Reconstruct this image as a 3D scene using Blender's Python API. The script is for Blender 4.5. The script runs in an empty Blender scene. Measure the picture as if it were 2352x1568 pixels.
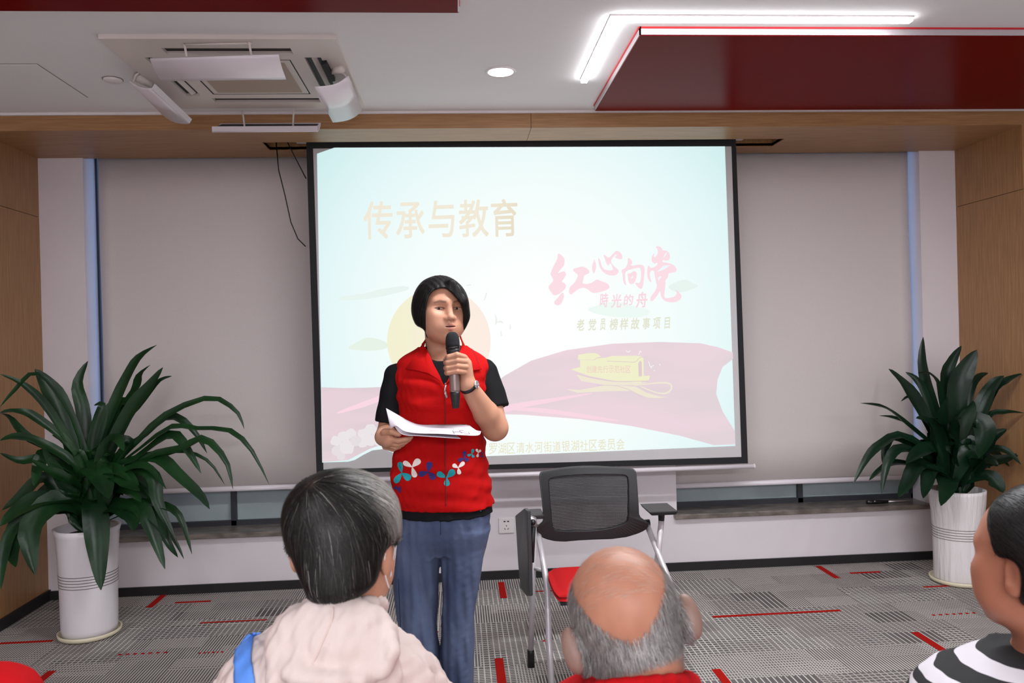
import bpy, math, random
import numpy as np
from mathutils import Vector, Matrix
random.seed(7); np.random.seed(7)
SC = bpy.context.scene
COL = SC.collection
# ------------------------------------------------------------------ camera
FPX = 1800.0
PSI = math.radians(4.0); TH = -2/1800.0; RHO = 0.025; CAMH = 1.35
CF = np.array([math.sin(PSI)*math.cos(TH), math.cos(PSI)*math.cos(TH), math.sin(TH)])
_r0 = np.array([math.cos(PSI), -math.sin(PSI), 0.0]); _u0 = np.cross(_r0, CF)
CR = math.cos(RHO)*_r0 - math.sin(RHO)*_u0
CU = math.sin(RHO)*_r0 + math.cos(RHO)*_u0
CAM = np.array([0, 0, CAMH])
cd = bpy.data.cameras.new('camera'); cam = bpy.data.objects.new('camera', cd); COL.objects.link(cam)
cd.sensor_width = 36.0; cd.lens = 36.0*FPX/2352.0; cd.clip_start = 0.05
M = Matrix.Identity(4)
for i in range(3):
    M[i][0] = CR[i]; M[i][1] = CU[i]; M[i][2] = -CF[i]; M[i][3] = CAM[i]
cam.matrix_world = M
cd.dof.use_dof = True; cd.dof.focus_distance = 2.62; cd.dof.aperture_fstop = 7.0
SC.camera = cam
# ------------------------------------------------------------------ look
SC.view_settings.view_transform = 'Standard'; SC.view_settings.look = 'None'
SC.view_settings.gamma = 1.0; SC.view_settings.use_curve_mapping = False
SC.view_settings.exposure = 0.0
# ------------------------------------------------------------------ world + lamps
def lin(r, g, b):
    return tuple(((c/255.0+0.055)/1.055)**2.4 if c > 10 else c/255.0/12.92 for c in (r, g, b))
W = bpy.data.worlds.new('sky'); SC.world = W; W.use_nodes = True
bg = W.node_tree.nodes['Background']; bg.inputs[0].default_value = (*lin(165, 198, 250), 1); bg.inputs[1].default_value = 1.15
def area(name, loc, sx, sy, power, color=(0.94, 0.97, 1.0), rot=(0, 0, 0)):
    l = bpy.data.lights.new(name, 'AREA'); l.shape = 'RECTANGLE'; l.size = sx; l.size_y = sy
    l.energy = power; l.color = color
    o = bpy.data.objects.new(name, l); COL.objects.link(o); o.location = loc; o.rotation_euler = rot
    return o
CEIL = 2.488
area('ceiling_lamp_front', (0.4, 2.25, CEIL-.03), 2.2, 0.10, 72)
area('ceiling_lamp_middle', (-1.0, 0.3, CEIL-.03), 0.10, 1.2, 14)
area('ceiling_lamp_right', (2.75, 1.7, CEIL-.03), 0.10, 1.6, 13)
area('ceiling_lamp_rear', (0.3, -2.7, CEIL-.03), 4.0, 0.14, 285)
area('ceiling_lamp_side', (-2.6, 1.4, CEIL-.03), 0.10, 1.6, 26)

def ray(px, py): return CF + CR*((px-1176)/FPX) + CU*((784-py)/FPX)
def PY(px, py, Y): d = ray(px, py); return CAM + d*(Y/d[1])
def PZ(px, py, Z): d = ray(px, py); return CAM + d*((Z-CAMH)/d[2])

# ------------------------------------------------------------------ mesh helpers
class MB:
    def __init__(s): s.v = []; s.f = []
    def add(s, vs, fs):
        o = len(s.v); s.v.extend([tuple(map(float, p)) for p in vs]); s.f.extend([tuple(i+o for i in q) for q in fs]); return s
    def box(s, x0, x1, y0, y1, z0, z1):
        return s.add([(x, y, z) for x in (x0, x1) for y in (y0, y1) for z in (z0, z1)],
                     [(0, 1, 3, 2), (4, 6, 7, 5), (0, 4, 5, 1), (2, 3, 7, 6), (0, 2, 6, 4), (1, 5, 7, 3)])
    def hexa(s, a, b):           # two quads (same winding) joined
        vs = list(a)+list(b)
        return s.add(vs, [(0, 1, 2, 3), (7, 6, 5, 4), (0, 4, 5, 1), (1, 5, 6, 2), (2, 6, 7, 3), (3, 7, 4, 0)])
    def tube(s, pts, r, n=12, cap=True, flat=1.0, up=None):
        pts = [np.array(p, float) for p in pts]; m = len(pts)
        rs = r if hasattr(r, '__len__') else [r]*m
        ref = np.array(up if up is not None else (0.13, 0.21, 0.97), float); vs = []; prev = None
        for i, p in enumerate(pts):
            t = pts[min(i+1, m-1)]-pts[max(i-1, 0)]; t = t/(np.linalg.norm(t)+1e-12)
            a = (prev if prev is not None else ref); a = a-t*np.dot(a, t)
            if np.linalg.norm(a) < 1e-4: a = np.array((1.0, 0, 0))-t*t[0]
            a /= np.linalg.norm(a); b = np.cross(t, a); prev = a
            for k in range(n):
                w = 2*math.pi*k/n; vs.append(p+rs[i]*(math.cos(w)*a+flat*math.sin(w)*b))
        fs = [(i*n+k, i*n+(k+1) % n, (i+1)*n+(k+1) % n, (i+1)*n+k) for i in range(m-1) for k in range(n)]
        if cap: fs += [tuple(range(n-1, -1, -1)), tuple((m-1)*n+k for k in range(n))]
        return s.add(vs, fs)
    def lathe(s, prof, c=(0, 0, 0), n=40, axis=None, fn=None):
        c = np.array(c, float)
        if axis is None: ax, e1, e2 = np.array((0, 0, 1.)), np.array((1., 0, 0)), np.array((0, 1., 0))
        else:
            ax = np.array(axis, float); ax /= np.linalg.norm(ax)
            e1 = np.cross(ax, (0.3, 0.9, 0.1)); e1 /= np.linalg.norm(e1); e2 = np.cross(ax, e1)
        vs = []
        for (r, z) in prof:
            for k in range(n):
                w = 2*math.pi*k/n; rr = r if fn is None else fn(r, z, w)
                vs.append(c+ax*z+rr*(math.cos(w)*e1+math.sin(w)*e2))
        m = len(prof)
        fs = [(i*n+k, i*n+(k+1) % n, (i+1)*n+(k+1) % n, (i+1)*n+k) for i in range(m-1) for k in range(n)]
        if prof[0][0] > 1e-5: fs.append(tuple(range(n-1, -1, -1)))
        if prof[-1][0] > 1e-5: fs.append(tuple((m-1)*n+k for k in range(n)))
        return s.add(vs, fs)
    def grid(s, P):              # P[nu][nv] points
        nu, nv = len(P), len(P[0])
        return s.add([p for row in P for p in row],
                     [(i*nv+j, (i+1)*nv+j, (i+1)*nv+j+1, i*nv+j+1) for i in range(nu-1) for j in range(nv-1)])
    def prism(s, poly, off):     # extrude 3D polygon by vector
        n = len(poly); off = np.array(off, float); a = [np.array(p, float) for p in poly]
        return s.add(a+[p+off for p in a], [tuple(range(n)), tuple(range(2*n-1, n-1, -1))]+[(i, i+n, (i+1) % n+n, (i+1) % n) for i in range(n)])
    def mesh(s, name, smooth=False):
        me = bpy.data.meshes.new(name); me.from_pydata(s.v, [], s.f)
        if smooth: me.shade_smooth()
        me.update(); return me
def link(name, me, mat=None, parent=None, smooth=None):
    if isinstance(me, MB): me = me.mesh(name, bool(smooth))
    o = bpy.data.objects.new(name, me); COL.objects.link(o)
    if mat is not None: me.materials.append(mat)
    if parent is not None:
        o.parent = parent; o.matrix_parent_inverse = Matrix.Translation(-parent.location)
    return o
def empty(name, loc):
    o = bpy.data.objects.new(name, None); COL.objects.link(o); o.location = tuple(map(float, loc)); o.empty_display_size = .05; return o
def tag(o, label=None, cat=None, group=None, kind=None):
    if label: o['label'] = label
    if cat: o['category'] = cat
    if group: o['group'] = group
    if kind: o['kind'] = kind
    return o
def struct(name, mb, mat, parent=None, label=None, smooth=False):
    o = link(name, mb, mat, parent, smooth)
    if parent is None: o['kind'] = 'structure'
    if label: o['label'] = label
    return o
def bevel(o, w, seg=2):
    m = o.modifiers.new('bevel', 'BEVEL'); m.width = w; m.segments = seg; m.limit_method = 'ANGLE'; m.angle_limit = 0.6; return o

# ------------------------------------------------------------------ materials
def mat(name, col, rough=0.6, metal=0.0, spec=0.5, var=0.0, vscale=20, bump=0.0, bscale=60, stretch=(1, 1, 1), col2=None, sheen=0, emit=None, es=1.0, trans=0, attr=None, sss=0):
    m = bpy.data.materials.new(name); m.use_nodes = True; nt = m.node_tree; b = nt.nodes['Principled BSDF']
    b.inputs['Base Color'].default_value = (*col, 1); b.inputs['Roughness'].default_value = rough; b.inputs['Metallic'].default_value = metal
    b.inputs['Specular IOR Level'].default_value = spec
    if sheen: b.inputs['Sheen Weight'].default_value = sheen
    if trans: b.inputs['Transmission Weight'].default_value = trans
    if sss:
        b.inputs['Subsurface Weight'].default_value = sss; b.inputs['Subsurface Radius'].default_value = (0.012, 0.005, 0.003); b.inputs['Subsurface Scale'].default_value = 0.5
    if emit: b.inputs['Emission Color'].default_value = (*emit, 1); b.inputs['Emission Strength'].default_value = es
    tc = nt.nodes.new('ShaderNodeTexCoord'); mp = nt.nodes.new('ShaderNodeMapping'); mp.inputs['Scale'].default_value = stretch
    nt.links.new(tc.outputs['Object'], mp.inputs['Vector'])
    src = None
    if attr:
        at = nt.nodes.new('ShaderNodeAttribute'); at.attribute_name = attr; src = at.outputs['Color']
    if var or col2:
        n = nt.nodes.new('ShaderNodeTexNoise'); n.inputs['Scale'].default_value = vscale; n.inputs['Detail'].default_value = 5
        nt.links.new(mp.outputs[0], n.inputs['Vector'])
        mx = nt.nodes.new('ShaderNodeMix'); mx.data_type = 'RGBA'
        c2 = col2 if col2 else tuple(c*(1-var) for c in col)
        if src is not None:
            mx.blend_type = 'MULTIPLY'; nt.links.new(src, mx.inputs[6]); mx.inputs[7].default_value = (1-var, 1-var, 1-var, 1)
        else:
            mx.inputs[6].default_value = (*col, 1); mx.inputs[7].default_value = (*c2, 1)
        mr = nt.nodes.new('ShaderNodeMapRange'); mr.inputs['From Min'].default_value = .35; mr.inputs['From Max'].default_value = .65
        nt.links.new(n.outputs['Fac'], mr.inputs['Value']); nt.links.new(mr.outputs[0], mx.inputs[0])
        src = mx.outputs[2]
    if src is not None: nt.links.new(src, b.inputs['Base Color'])
    if bump:
        n2 = nt.nodes.new('ShaderNodeTexNoise'); n2.inputs['Scale'].default_value = bscale; n2.inputs['Detail'].default_value = 4
        nt.links.new(mp.outputs[0], n2.inputs['Vector'])
        bp = nt.nodes.new('ShaderNodeBump'); bp.inputs['Strength'].default_value = bump; bp.inputs['Distance'].default_value = .01
        nt.links.new(n2.outputs['Fac'], bp.inputs['Height']); nt.links.new(bp.outputs[0], b.inputs['Normal'])
    return m
def emis(name, col, s=1.0):
    m = bpy.data.materials.new(name); m.use_nodes = True; nt = m.node_tree
    nt.nodes.remove(nt.nodes['Principled BSDF']); e = nt.nodes.new('ShaderNodeEmission'); e.inputs[0].default_value = (*col, 1); e.inputs[1].default_value = s
    nt.links.new(e.outputs[0], nt.nodes['Material Output'].inputs[0]); return m

m_wall = mat('white_wall_paint', lin(226, 218, 222), .75, var=.04, vscale=3, bump=.03, bscale=200)
m_ceil = mat('white_ceiling_paint', lin(240, 238, 240), .85, var=.02, vscale=2)
m_wood = mat('light_oak_veneer', lin(170, 127, 84), .42, col2=lin(150, 108, 68), vscale=9, stretch=(12, 12, .6), bump=.03, bscale=30)
m_woodh = mat('light_oak_veneer_horizontal', lin(170, 127, 84), .42, col2=lin(150, 108, 68), vscale=9, stretch=(.6, 12, 12), bump=.03, bscale=30)
m_black = mat('black_baseboard', lin(26, 25, 26), .5, var=.2, vscale=12)
m_stone = mat('grey_stone_sill', lin(132, 122, 114), .3, col2=lin(92, 84, 78), vscale=25, stretch=(.5, 1, 1))
m_white = mat('white_plastic', lin(232, 226, 226), .4)
m_whiteg = mat('white_gloss_plastic', lin(232, 224, 230), .22)
m_dark = mat('dark_metal_frame', lin(48, 50, 56), .45)
m_red = mat('red_gloss_panel', lin(112, 2, 5), .22, spec=.02, var=.06, vscale=3)
m_redtrim = mat('red_trim', lin(205, 30, 40), .4)
m_alu = mat('silver_trim', lin(205, 198, 202), .35, metal=.35)
m_blind = mat('grey_blind_fabric', lin(216, 207, 205), .9, var=.05, vscale=300, bump=.04, bscale=500)
m_chrome = mat('silver_metal', lin(205, 200, 202), .3, metal=.75)

# ------------------------------------------------------------------ carpet material
def carpet():
    m = bpy.data.materials.new('patterned_carpet'); m.use_nodes = True; nt = m.node_tree; N = nt.nodes; L = nt.links
    b = N['Principled BSDF']; b.inputs['Roughness'].default_value = .95; b.inputs['Specular IOR Level'].default_value = .1
    g = N.new('ShaderNodeNewGeometry'); sp = N.new('ShaderNodeSeparateXYZ'); L.new(g.outputs['Position'], sp.inputs[0])
    def math_(op, a, b_=None, c=None):
        n = N.new('ShaderNodeMath'); n.operation = op
        for i, x in enumerate((a, b_, c)):
            if x is None: continue
            if isinstance(x, (int, float)): n.inputs[i].default_value = x
            else: L.new(x, n.inputs[i])
        return n.outputs[0]
    X, Y = sp.outputs[0], sp.outputs[1]
    def block(sx, sy, off, seed):        # random value per woven block, rows of blocks staggered
        iy = math_('FLOOR', math_('DIVIDE', Y, sy)); sh = math_('MULTIPLY', math_('FRACT', math_('MULTIPLY', iy, .37)), off)
        ix = math_('FLOOR', math_('ADD', math_('DIVIDE', X, sx), sh))
        cv = N.new('ShaderNodeCombineXYZ'); L.new(ix, cv.inputs[0]); L.new(iy, cv.inputs[1]); cv.inputs[2].default_value = seed
        w = N.new('ShaderNodeTexWhiteNoise'); w.noise_dimensions = '3D'; L.new(cv.outputs[0], w.inputs['Vector']); return w.outputs['Value']
    r1 = block(.36, .25, 1, 1.5); r2 = block(.25, .125, 1, 7.3); r3 = block(.19, .17, 1, 3.1)
    pit = math_('MULTIPLY_ADD', math_('GREATER_THAN', r1, .55), .0125, .0125)   # pitch of the lines running away: 12.5 or 25 mm
    fx = math_('FRACT', math_('DIVIDE', X, pit))
    lw = math_('DIVIDE', .0048, pit)
    linex = math_('LESS_THAN', fx, lw)
    pity = math_('MULTIPLY_ADD', math_('GREATER_THAN', r3, .6), .008, .016)
    fy = math_('FRACT', math_('DIVIDE', Y, pity)); liney = math_('LESS_THAN', fy, math_('DIVIDE', .0055, pity))
    hasy = math_('GREATER_THAN', math_('ADD', r2, math_('MULTIPLY', math_('GREATER_THAN', r1, .55), .35)), .55)
    line = math_('MAXIMUM', linex, math_('MULTIPLY', liney, hasy))
    n = N.new('ShaderNodeTexNoise'); n.inputs['Scale'].default_value = 5; n.inputs['Detail'].default_value = 3
    n2 = N.new('ShaderNodeTexNoise'); n2.inputs['Scale'].default_value = 700
    base = N.new('ShaderNodeMix'); base.data_type = 'RGBA'; base.inputs[6].default_value = (*lin(78, 71, 72), 1); base.inputs[7].default_value = (*lin(122, 117, 117), 1)
    L.new(math_('MULTIPLY', math_('ADD', r3, n.outputs['Fac']), .5), base.inputs[0])
    lc = N.new('ShaderNodeMix'); lc.data_type = 'RGBA'; lc.inputs[6].default_value = (*lin(214, 210, 202), 1); lc.inputs[7].default_value = (*lin(168, 160, 156), 1)
    L.new(math_('MULTIPLY', r2, .8), lc.inputs[0])
    mx = N.new('ShaderNodeMix'); mx.data_type = 'RGBA'; L.new(line, mx.inputs[0]); L.new(base.outputs[2], mx.inputs[6]); L.new(lc.outputs[2], mx.inputs[7])
    L.new(mx.outputs[2], b.inputs['Base Color'])
    bp = N.new('ShaderNodeBump'); bp.inputs['Strength'].default_value = .3; bp.inputs['Distance'].default_value = .003
    L.new(math_('ADD', math_('MULTIPLY', line, .6), n2.outputs['Fac']), bp.inputs['Height']); L.new(bp.outputs[0], b.inputs['Normal'])
    return m
m_carpet = carpet()
m_carpet_red = mat('red_carpet_yarn', lin(178, 26, 18), .95, spec=.1, var=.25, vscale=400, bump=.3, bscale=700)

# ------------------------------------------------------------------ room shell
YB, YF = 4.43, 3.88            # back wall plane, front of the wooden alcove
XL, XR = -2.25, 2.955          # alcove cheeks
SOF = 2.405
RX0, RX1, RY0 = -4.6, 5.2, -3.6
floor = struct('floor', MB().box(RX0, RX1, RY0, YB+.3, -.05, -.001), m_carpet)
tm = MB().box(-.2494, .2494, -.2494, .2494, -.004, .004).mesh('carpet_tile'); tm.materials.append(m_carpet)
for i in range(11):
    for j in range(5):
        o = link('carpet_tile', tm, None, floor); o.location = (-2.0+.5*i, YB-.25-.5*j, .0)
FT = .004
def fx(px, py): return PZ(px, py, FT)
def stripe(x0, x1, y0, y1): link('carpet_stripe', MB().box(x0, x1, y0, y1, FT-.002, FT+.0012), m_carpet_red, floor)
for q in [(335, 1395, 349, 378, 1357), (75, 1568, 97, 108, 1543), (1872, 1300, 1886, 0, 1330), (2095, 1452, 2107, 0, 1513), (1635, 1537, 1654, 0, 1575), (1143, 1337, 1158, 0, 1374), (1139, 1512, 1152, 0, 1580)]:
    a, b_ = fx(q[0], q[1]), fx(q[2], q[1]); y0 = fx(q[0], q[4])[1]
    c = (a[0]+b_[0])/2
    w = .036
    stripe(c-w/2, c+w/2, min(a[1], y0), max(a[1], y0))
for (x0, y0, x1, y1, w) in [(403, 1383, 483, 1381, .022), (462, 1428, 612, 1425, .014), (0, 1477, 120, 1472, .022), (1951, 1316, 2022, 1313, .024), (1638, 1418, 1928, 1400, .022),
                            (2123, 1349, 2183, 1344, .018), (1226, 1358, 1300, 1355, .012), (880, 1456, 1007, 1452, .014)]:
    a, b_ = fx(x0, y0), fx(x1, y1); ym = (a[1]+b_[1])/2; stripe(a[0], b_[0], ym-w/2, ym+w/2)
for (x0, y0, x1, y1, n) in [(273, 1502, 392, 1499, 7), (457, 1499, 518, 1497, 6), (2142, 1413, 2247, 1406, 7), (1246, 1471, 1274, 1471, 2)]:
    a, b_ = fx(x0, y0), fx(x1, y1); ym = (a[1]+b_[1])/2; dx = (b_[0]-a[0])/n
    for k in range(n): stripe(a[0]+dx*k, a[0]+dx*(k+.45), ym-.007, ym+.007)

# back wall: panel below the sills, pier, side strips
SILL = .335
wb = MB(); wb.box(XL-.1, XR+.1, YB, YB+.25, 0, SILL-.03)
wb.box(-.53, 1.235, YB, YB+.25, SILL-.03, 2.6); wb.box(XL-.1, -2.015, YB, YB+.25, SILL-.03, 2.6); wb.box(2.735, XR+.1, YB, YB+.25, SILL-.03, 2.6)
wall_back = struct('wall_back', wb, m_wall)
struct('baseboard_back', MB().box(XL, XR, YB-.012, YB+.01, 0, .052), m_black)
bb = MB(); bb.box(XL-.01, XL+.012, YF-.012, YB, 0, .06); bb.box(RX0, XL+.012, YF-.012, YF+.01, 0, .06); struct('baseboard_left', bb, m_black)
bb = MB(); bb.box(XR-.012, XR+.01, YF-.012, YB, 0, .06); bb.box(XR-.012, RX1, YF-.012, YF+.01, 0, .06); struct('baseboard_right', bb, m_black)
# wooden cheeks, each of two veneer panels with a shadow gap
def cheek(side, x0, x1, zg):
    o = struct('wall_'+side, MB().box(x0+(.022 if side == 'right' else 0), x1-(.022 if side == 'left' else 0), YF+.02, YB+.2, 0, SOF+.1), m_dark)
    for (z0, z1) in ((.0, zg-.0015), (zg+.0015, SOF)):
        p = MB()
        if side == 'left': p.box(x1-.02, x1, YF, YB, z0, z1); p.box(x0, x1-.02, YF, YF+.018, z0, z1)
        else: p.box(x0, x0+.02, YF, YB, z0, z1); p.box(x0+.02, x1, YF, YF+.018, z0, z1)
        link('wood_panel', p, m_wood, o)
cheek('left', RX0, XL, PY(0, 456, YF)[2]); cheek('right', XR, RX1, PY(2340, 434, YF)[2])
# soffit and fascia (bulkhead) of wood, with the slot for the screen
sx0, sx1 = PZ(603, 328, SOF)[0], PZ(1790, 326, SOF)[0]; sy0, sy1 = 4.13, 4.30
GX = PZ(1222, 288, SOF)[0]
bk = struct('trim_1', MB().box(RX0, RX1, YF+.02, YB+.25, SOF+.10, SOF+.14), m_dark, label='wooden bulkhead over the alcove')
for (xa, xb) in ((RX0, GX-.001), (GX+.001, RX1)):
    link('wood_panel', MB().box(xa, xb, YF, YF+.018, SOF, CEIL+.02), m_woodh, bk)
    p = MB(); p.box(xa, xb, YF+.018, sy0, SOF, SOF+.02); p.box(xa, xb, sy1, YB+.02, SOF, SOF+.02)
    if xa < 0: p.box(xa, sx0, sy0, sy1, SOF, SOF+.02)
    else: p.box(sx1, xb, sy0, sy1, SOF, SOF+.02)
    link('wood_panel', p, m_woodh, bk)
p = MB(); p.box(sx0-.01, sx1+.01, sy0-.01, sy0, SOF+.005, SOF+.10); p.box(sx0-.01, sx1+.01, sy1, sy1+.01, SOF+.005, SOF+.10)
p.box(sx0-.01, sx0, sy0, sy1, SOF+.005, SOF+.10); p.box(sx1, sx1+.01, sy0, sy1, SOF+.005, SOF+.10)
link('slot_lining', p, m_wood, bk)
# ceiling and the unseen room behind the camera
ceiling = struct('ceiling', MB().box(RX0, RX1, RY0, YF+.3, CEIL, CEIL+.05), m_ceil)
struct('wall_rear', MB().box(RX0, RX1, RY0-.1, RY0, 0, CEIL), m_wall)
struct('wall_far_left', MB().box(RX0-.1, RX0, RY0, YF, 0, CEIL), m_wall)
struct('wall_far_right', MB().box(RX1, RX1+.1, RY0, YF, 0, CEIL), m_wall)
struct('trim_2', MB().box(RX0, RX1, YF-.012, YF, CEIL-.012, CEIL+.005), m_white)
# access hatch: a plasterboard lid a hair below the ceiling
h0 = PZ(118, 165, CEIL); h1 = PZ(200, 223, CEIL)
hat = tag(bevel(link('ceiling_hatch', MB().box(h1[0]-.45, h1[0], h1[1]-.42, h1[1], CEIL-.0035, CEIL+.002), m_ceil), .001), 'white access hatch lid flush in the ceiling at the left', 'hatch')
fr = MB(); X0, X1, Y0, Y1 = h1[0]-.45, h1[0], h1[1]-.42, h1[1]
m_gap = mat('hatch_gap', lin(120, 108, 100), .8)
for (a, b_, c, d) in ((X0-.003, X1+.003, Y1, Y1+.003), (X0-.003, X1+.003, Y0-.003, Y0), (X1, X1+.003, Y0, Y1), (X0-.003, X0, Y0, Y1)): fr.box(a, b_, c, d, CEIL-.0012, CEIL+.002)
link('hatch_joint', fr, m_gap, hat)

# ------------------------------------------------------------------ windows, sills, blinds
def glass_mat():
    m = bpy.data.materials.new('window_glass'); m.use_nodes = True; b = m.node_tree.nodes['Principled BSDF']
    b.inputs['Base Color'].default_value = (.93, .97, 1, 1); b.inputs['Transmission Weight'].default_value = 1; b.inputs['Roughness'].default_value = 0; b.inputs['IOR'].default_value = 1.05; return m
m_glass = glass_mat()
m_frost = mat('frosted_spandrel_glass', lin(165, 178, 180), .28, var=.25, vscale=3)
def window(n, x0, x1, mull):
    f = MB(); y0, y1 = 4.575, 4.635; z1 = 2.6; t = .03
    f.box(x0-.05, x0+.012, y0, y1, SILL, z1); f.box(x1-.012, x1+.05, y0, y1, SILL, z1); f.box(x0, x1, y0, y1, SILL, SILL+.028); f.box(x0, x1, y0, y1, .60, .66); f.box(x0, x1, y0, y1, z1-.03, z1)
    f.box(mull-t/2, mull+t/2, y0, y1, SILL, z1)
    o = struct('window_%d' % n, f, m_dark, label='dark metal window frame behind the blind')
    for (a, b_) in ((x0+.012, mull-t/2), (mull+t/2, x1-.012)):
        link('pane', MB().box(a, b_, 4.60, 4.606, .66, z1-.03), m_glass, o)
        link('frosted_pane', MB().box(a, b_, 4.60, 4.606, SILL+.028, .60), m_frost, o)
window(1, -2.015, -.53, PY(537, 1170, 4.58)[0]); window(2, 1.235, 2.735, PY(1838, 1140, 4.58)[0])
for n, (a, b_) in enumerate(((-2.03, -.53), (1.215, 2.86))):
    bevel(struct('trim_%d' % (3+n), MB().box(a, b_, YB-.04, 4.62, SILL-.028, SILL), m_stone, label='grey stone window sill'), .004)
def blind(x0, x1, zb, label):
    o = empty('roller_blind', ((x0+x1)/2, 4.5, zb))
    tag(o, label, 'blind', 'roller blinds over the two windows')
    P = []
    for i in range(25):
        u = i/24
        P.append([((x0+(x1-x0)*u), 4.50+.003*math.sin(u*9+1)+.004*math.sin(v*5+u*3), zb+(2.42-zb)*v/8) for v in range(9)])
    g = MB().grid(P); fab = link('blind_fabric', g, m_blind, o, True)
    sm = fab.modifiers.new('s', 'SOLIDIFY'); sm.thickness = .0015
    link('bottom_rail', MB().tube([(x0-.004, 4.498, zb), (x1+.004, 4.498, zb)], .0145, 14, flat=.6), m_whiteg, o, True)
    link('blind_roller', MB().tube([(x0, 4.51, 2.44), (x1, 4.51, 2.44)], .022, 14), m_white, o, True)
blind(-1.965, -.54, PY(480, 1124, 4.5)[2], 'pale grey roller blind pulled down left of the projector screen')
blind(1.245, 2.705, PY(1760, 1108, 4.5)[2], 'pale grey roller blind pulled down right of the projector screen')

# black handled object on the right sill
a, b_, c = PY(1990, 1150, YB+.03), PY(2040, 1157, YB+.02), PY(2092, 1154, YB+.03)
for q in (a, b_, c): q[2] = SILL+.012
t = empty('utility_tool', (b_[0], b_[1], SILL))
tag(t, 'slim black handled tool with a silver tip lying on the right stone sill', 'tool')
link('handle', MB().tube([a, a*.75+b_*.25, a*.4+b_*.6, b_], [.011, .0125, .0115, .008], 10, flat=.8), mat('black_rubber', lin(16, 17, 18), .4), t, True)
link('blade', MB().tube([b_, b_*.5+c*.5, c], [.0045, .004, .002], 8, flat=.5), m_chrome, t, True)
for k in (0.07, .35):
    q = a*(1-k)+b_*k; link('rivet', MB().lathe([(.004, 0), (.004, .0145), (0, .015)], q, 10, axis=(0, -.7, .4)), m_chrome, t, True)

# wall socket
s0 = PY(1163, 1206, YB)
t = empty('wall_socket', (s0[0], YB, s0[2])); tag(t, 'white double wall socket low on the pier between the woman and the chair', 'socket')
bevel(link('face_plate', MB().box(s0[0]-.043, s0[0]+.043, YB-.009, YB, s0[2]-.043, s0[2]+.043), m_white, t), .003)
m_hole = mat('socket_hole', lin(25, 25, 28), .6)
for (dx, dz, w, h, r) in ((-.010, .024, .0055, .0035, 0), (.010, .024, .0055, .0035, 0), (0, -.001, .002, .004, 0), (-.009, -.018, .002, .0045, .6), (.009, -.018, .002, .0045, -.6)):
    cs, sn = math.cos(r), math.sin(r)
    pts = [(s0[0]+dx+x*cs-z*sn, YB-.0095, s0[2]+dz+x*sn+z*cs) for (x, z) in ((-w, -h), (w, -h), (w, h), (-w, h))]
    link('socket_hole', MB().prism(pts, (0, .004, 0)), m_hole, t)

# ------------------------------------------------------------------ ceiling fittings
# red drop panel on the right: side lip and front lip in silver, red line at the ceiling
def red_panel(name, x0, x1, y0, y1, drop, label, seam=None):
    o = empty(name, ((x0+x1)/2, (y0+y1)/2, CEIL)); tag(o, label, 'ceiling panel', 'glossy red ceiling panels')
    link('red_sheet', MB().box(x0+.004, x1-.004, y0+.004, y1-.004, CEIL-drop-.003, CEIL-drop+.004), m_red, o)
    e = MB(); w = .006
    e.box(x0, x0+w, y0, y1, CEIL-drop, CEIL-.006); e.box(x1-w, x1, y0, y1, CEIL-drop, CEIL-.006); e.box(x0, x1, y0, y0+w, CEIL-drop, CEIL-.006); e.box(x0, x1, y1-w, y1, CEIL-drop, CEIL-.006)
    link('edge_trim', e, m_alu, o)
    e = MB(); g = .004
    e.box(x0-g, x0+w, y0-g, y1+g, CEIL-.006, CEIL+.001); e.box(x1-w, x1+g, y0-g, y1+g, CEIL-.006, CEIL+.001); e.box(x0, x1, y0-g, y0+w, CEIL-.006, CEIL+.001); e.box(x0, x1, y1-w, y1+g, CEIL-.006, CEIL+.001)
    link('red_bead', e, m_redtrim, o)
DR = .028; zb = CEIL-DR
a, b_, c, d = PZ(1474, 68, zb), PZ(1374, 241, zb), PZ(2352, 264, zb), PZ(2352, 92, zb)
red_panel('red_ceiling_panel', (a[0]+b_[0])/2, 4.4, (a[1]+d[1])/2, YF-.10, DR, 'glossy dark red ceiling panel above the right blind')
e = PZ(1054, 26, zb)
red_panel('red_ceiling_panel', -3.6, e[0], e[1]-1.6, e[1]+.01, DR, 'glossy bright red ceiling panel cut by the top left of the picture')
# L shaped light strip
m_led = emis('led_diffuser', (1, .98, 1), 18.0)
zl = CEIL-.012
L0, L1, L2 = PZ(1340, 188, zl), PZ(1416, 36, zl), PZ(2080, 56, zl)
t = empty('led_light_strip', (L1[0], L1[1], CEIL)); tag(t, 'L shaped glowing white light strip on the ceiling above the right red panel', 'ceiling light')
xa = (L0[0]+L1[0])/2; ya = (L1[1]+L2[1])/2
hh = MB(); hh.box(xa-.016, xa+.016, ya-.016, L0[1], CEIL-.006, CEIL+.002); hh.box(xa+.016, L2[0]+.004, ya-.016, ya+.016, CEIL-.006, CEIL+.002); link('housing', hh, m_white, t)
hh = MB(); hh.box(xa-.013, xa+.013, ya-.013, L0[1]-.003, CEIL-.018, CEIL-.006); hh.box(xa+.013, L2[0], ya-.013, ya+.013, CEIL-.018, CEIL-.006); link('diffuser', hh, m_led, t)
# downlight
q = PZ(1150, 167, CEIL-.004)
t = empty('downlight', (q[0], q[1], CEIL)); tag(t, 'round glowing downlight in the white ceiling left of the light strip', 'ceiling light')
link('downlight_ring', MB().lathe([(.052, -.001), (.062, -.006), (.066, -.002), (.066, .002)], (q[0], q[1], CEIL), 40), m_white, t, True)
link('downlight_lens', MB().lathe([(0, -.005), (.03, -.005), (.053, -.003)], (q[0], q[1], CEIL), 40), emis('downlight_lens', (1, .97, .94), 12.0), t, True)
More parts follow.
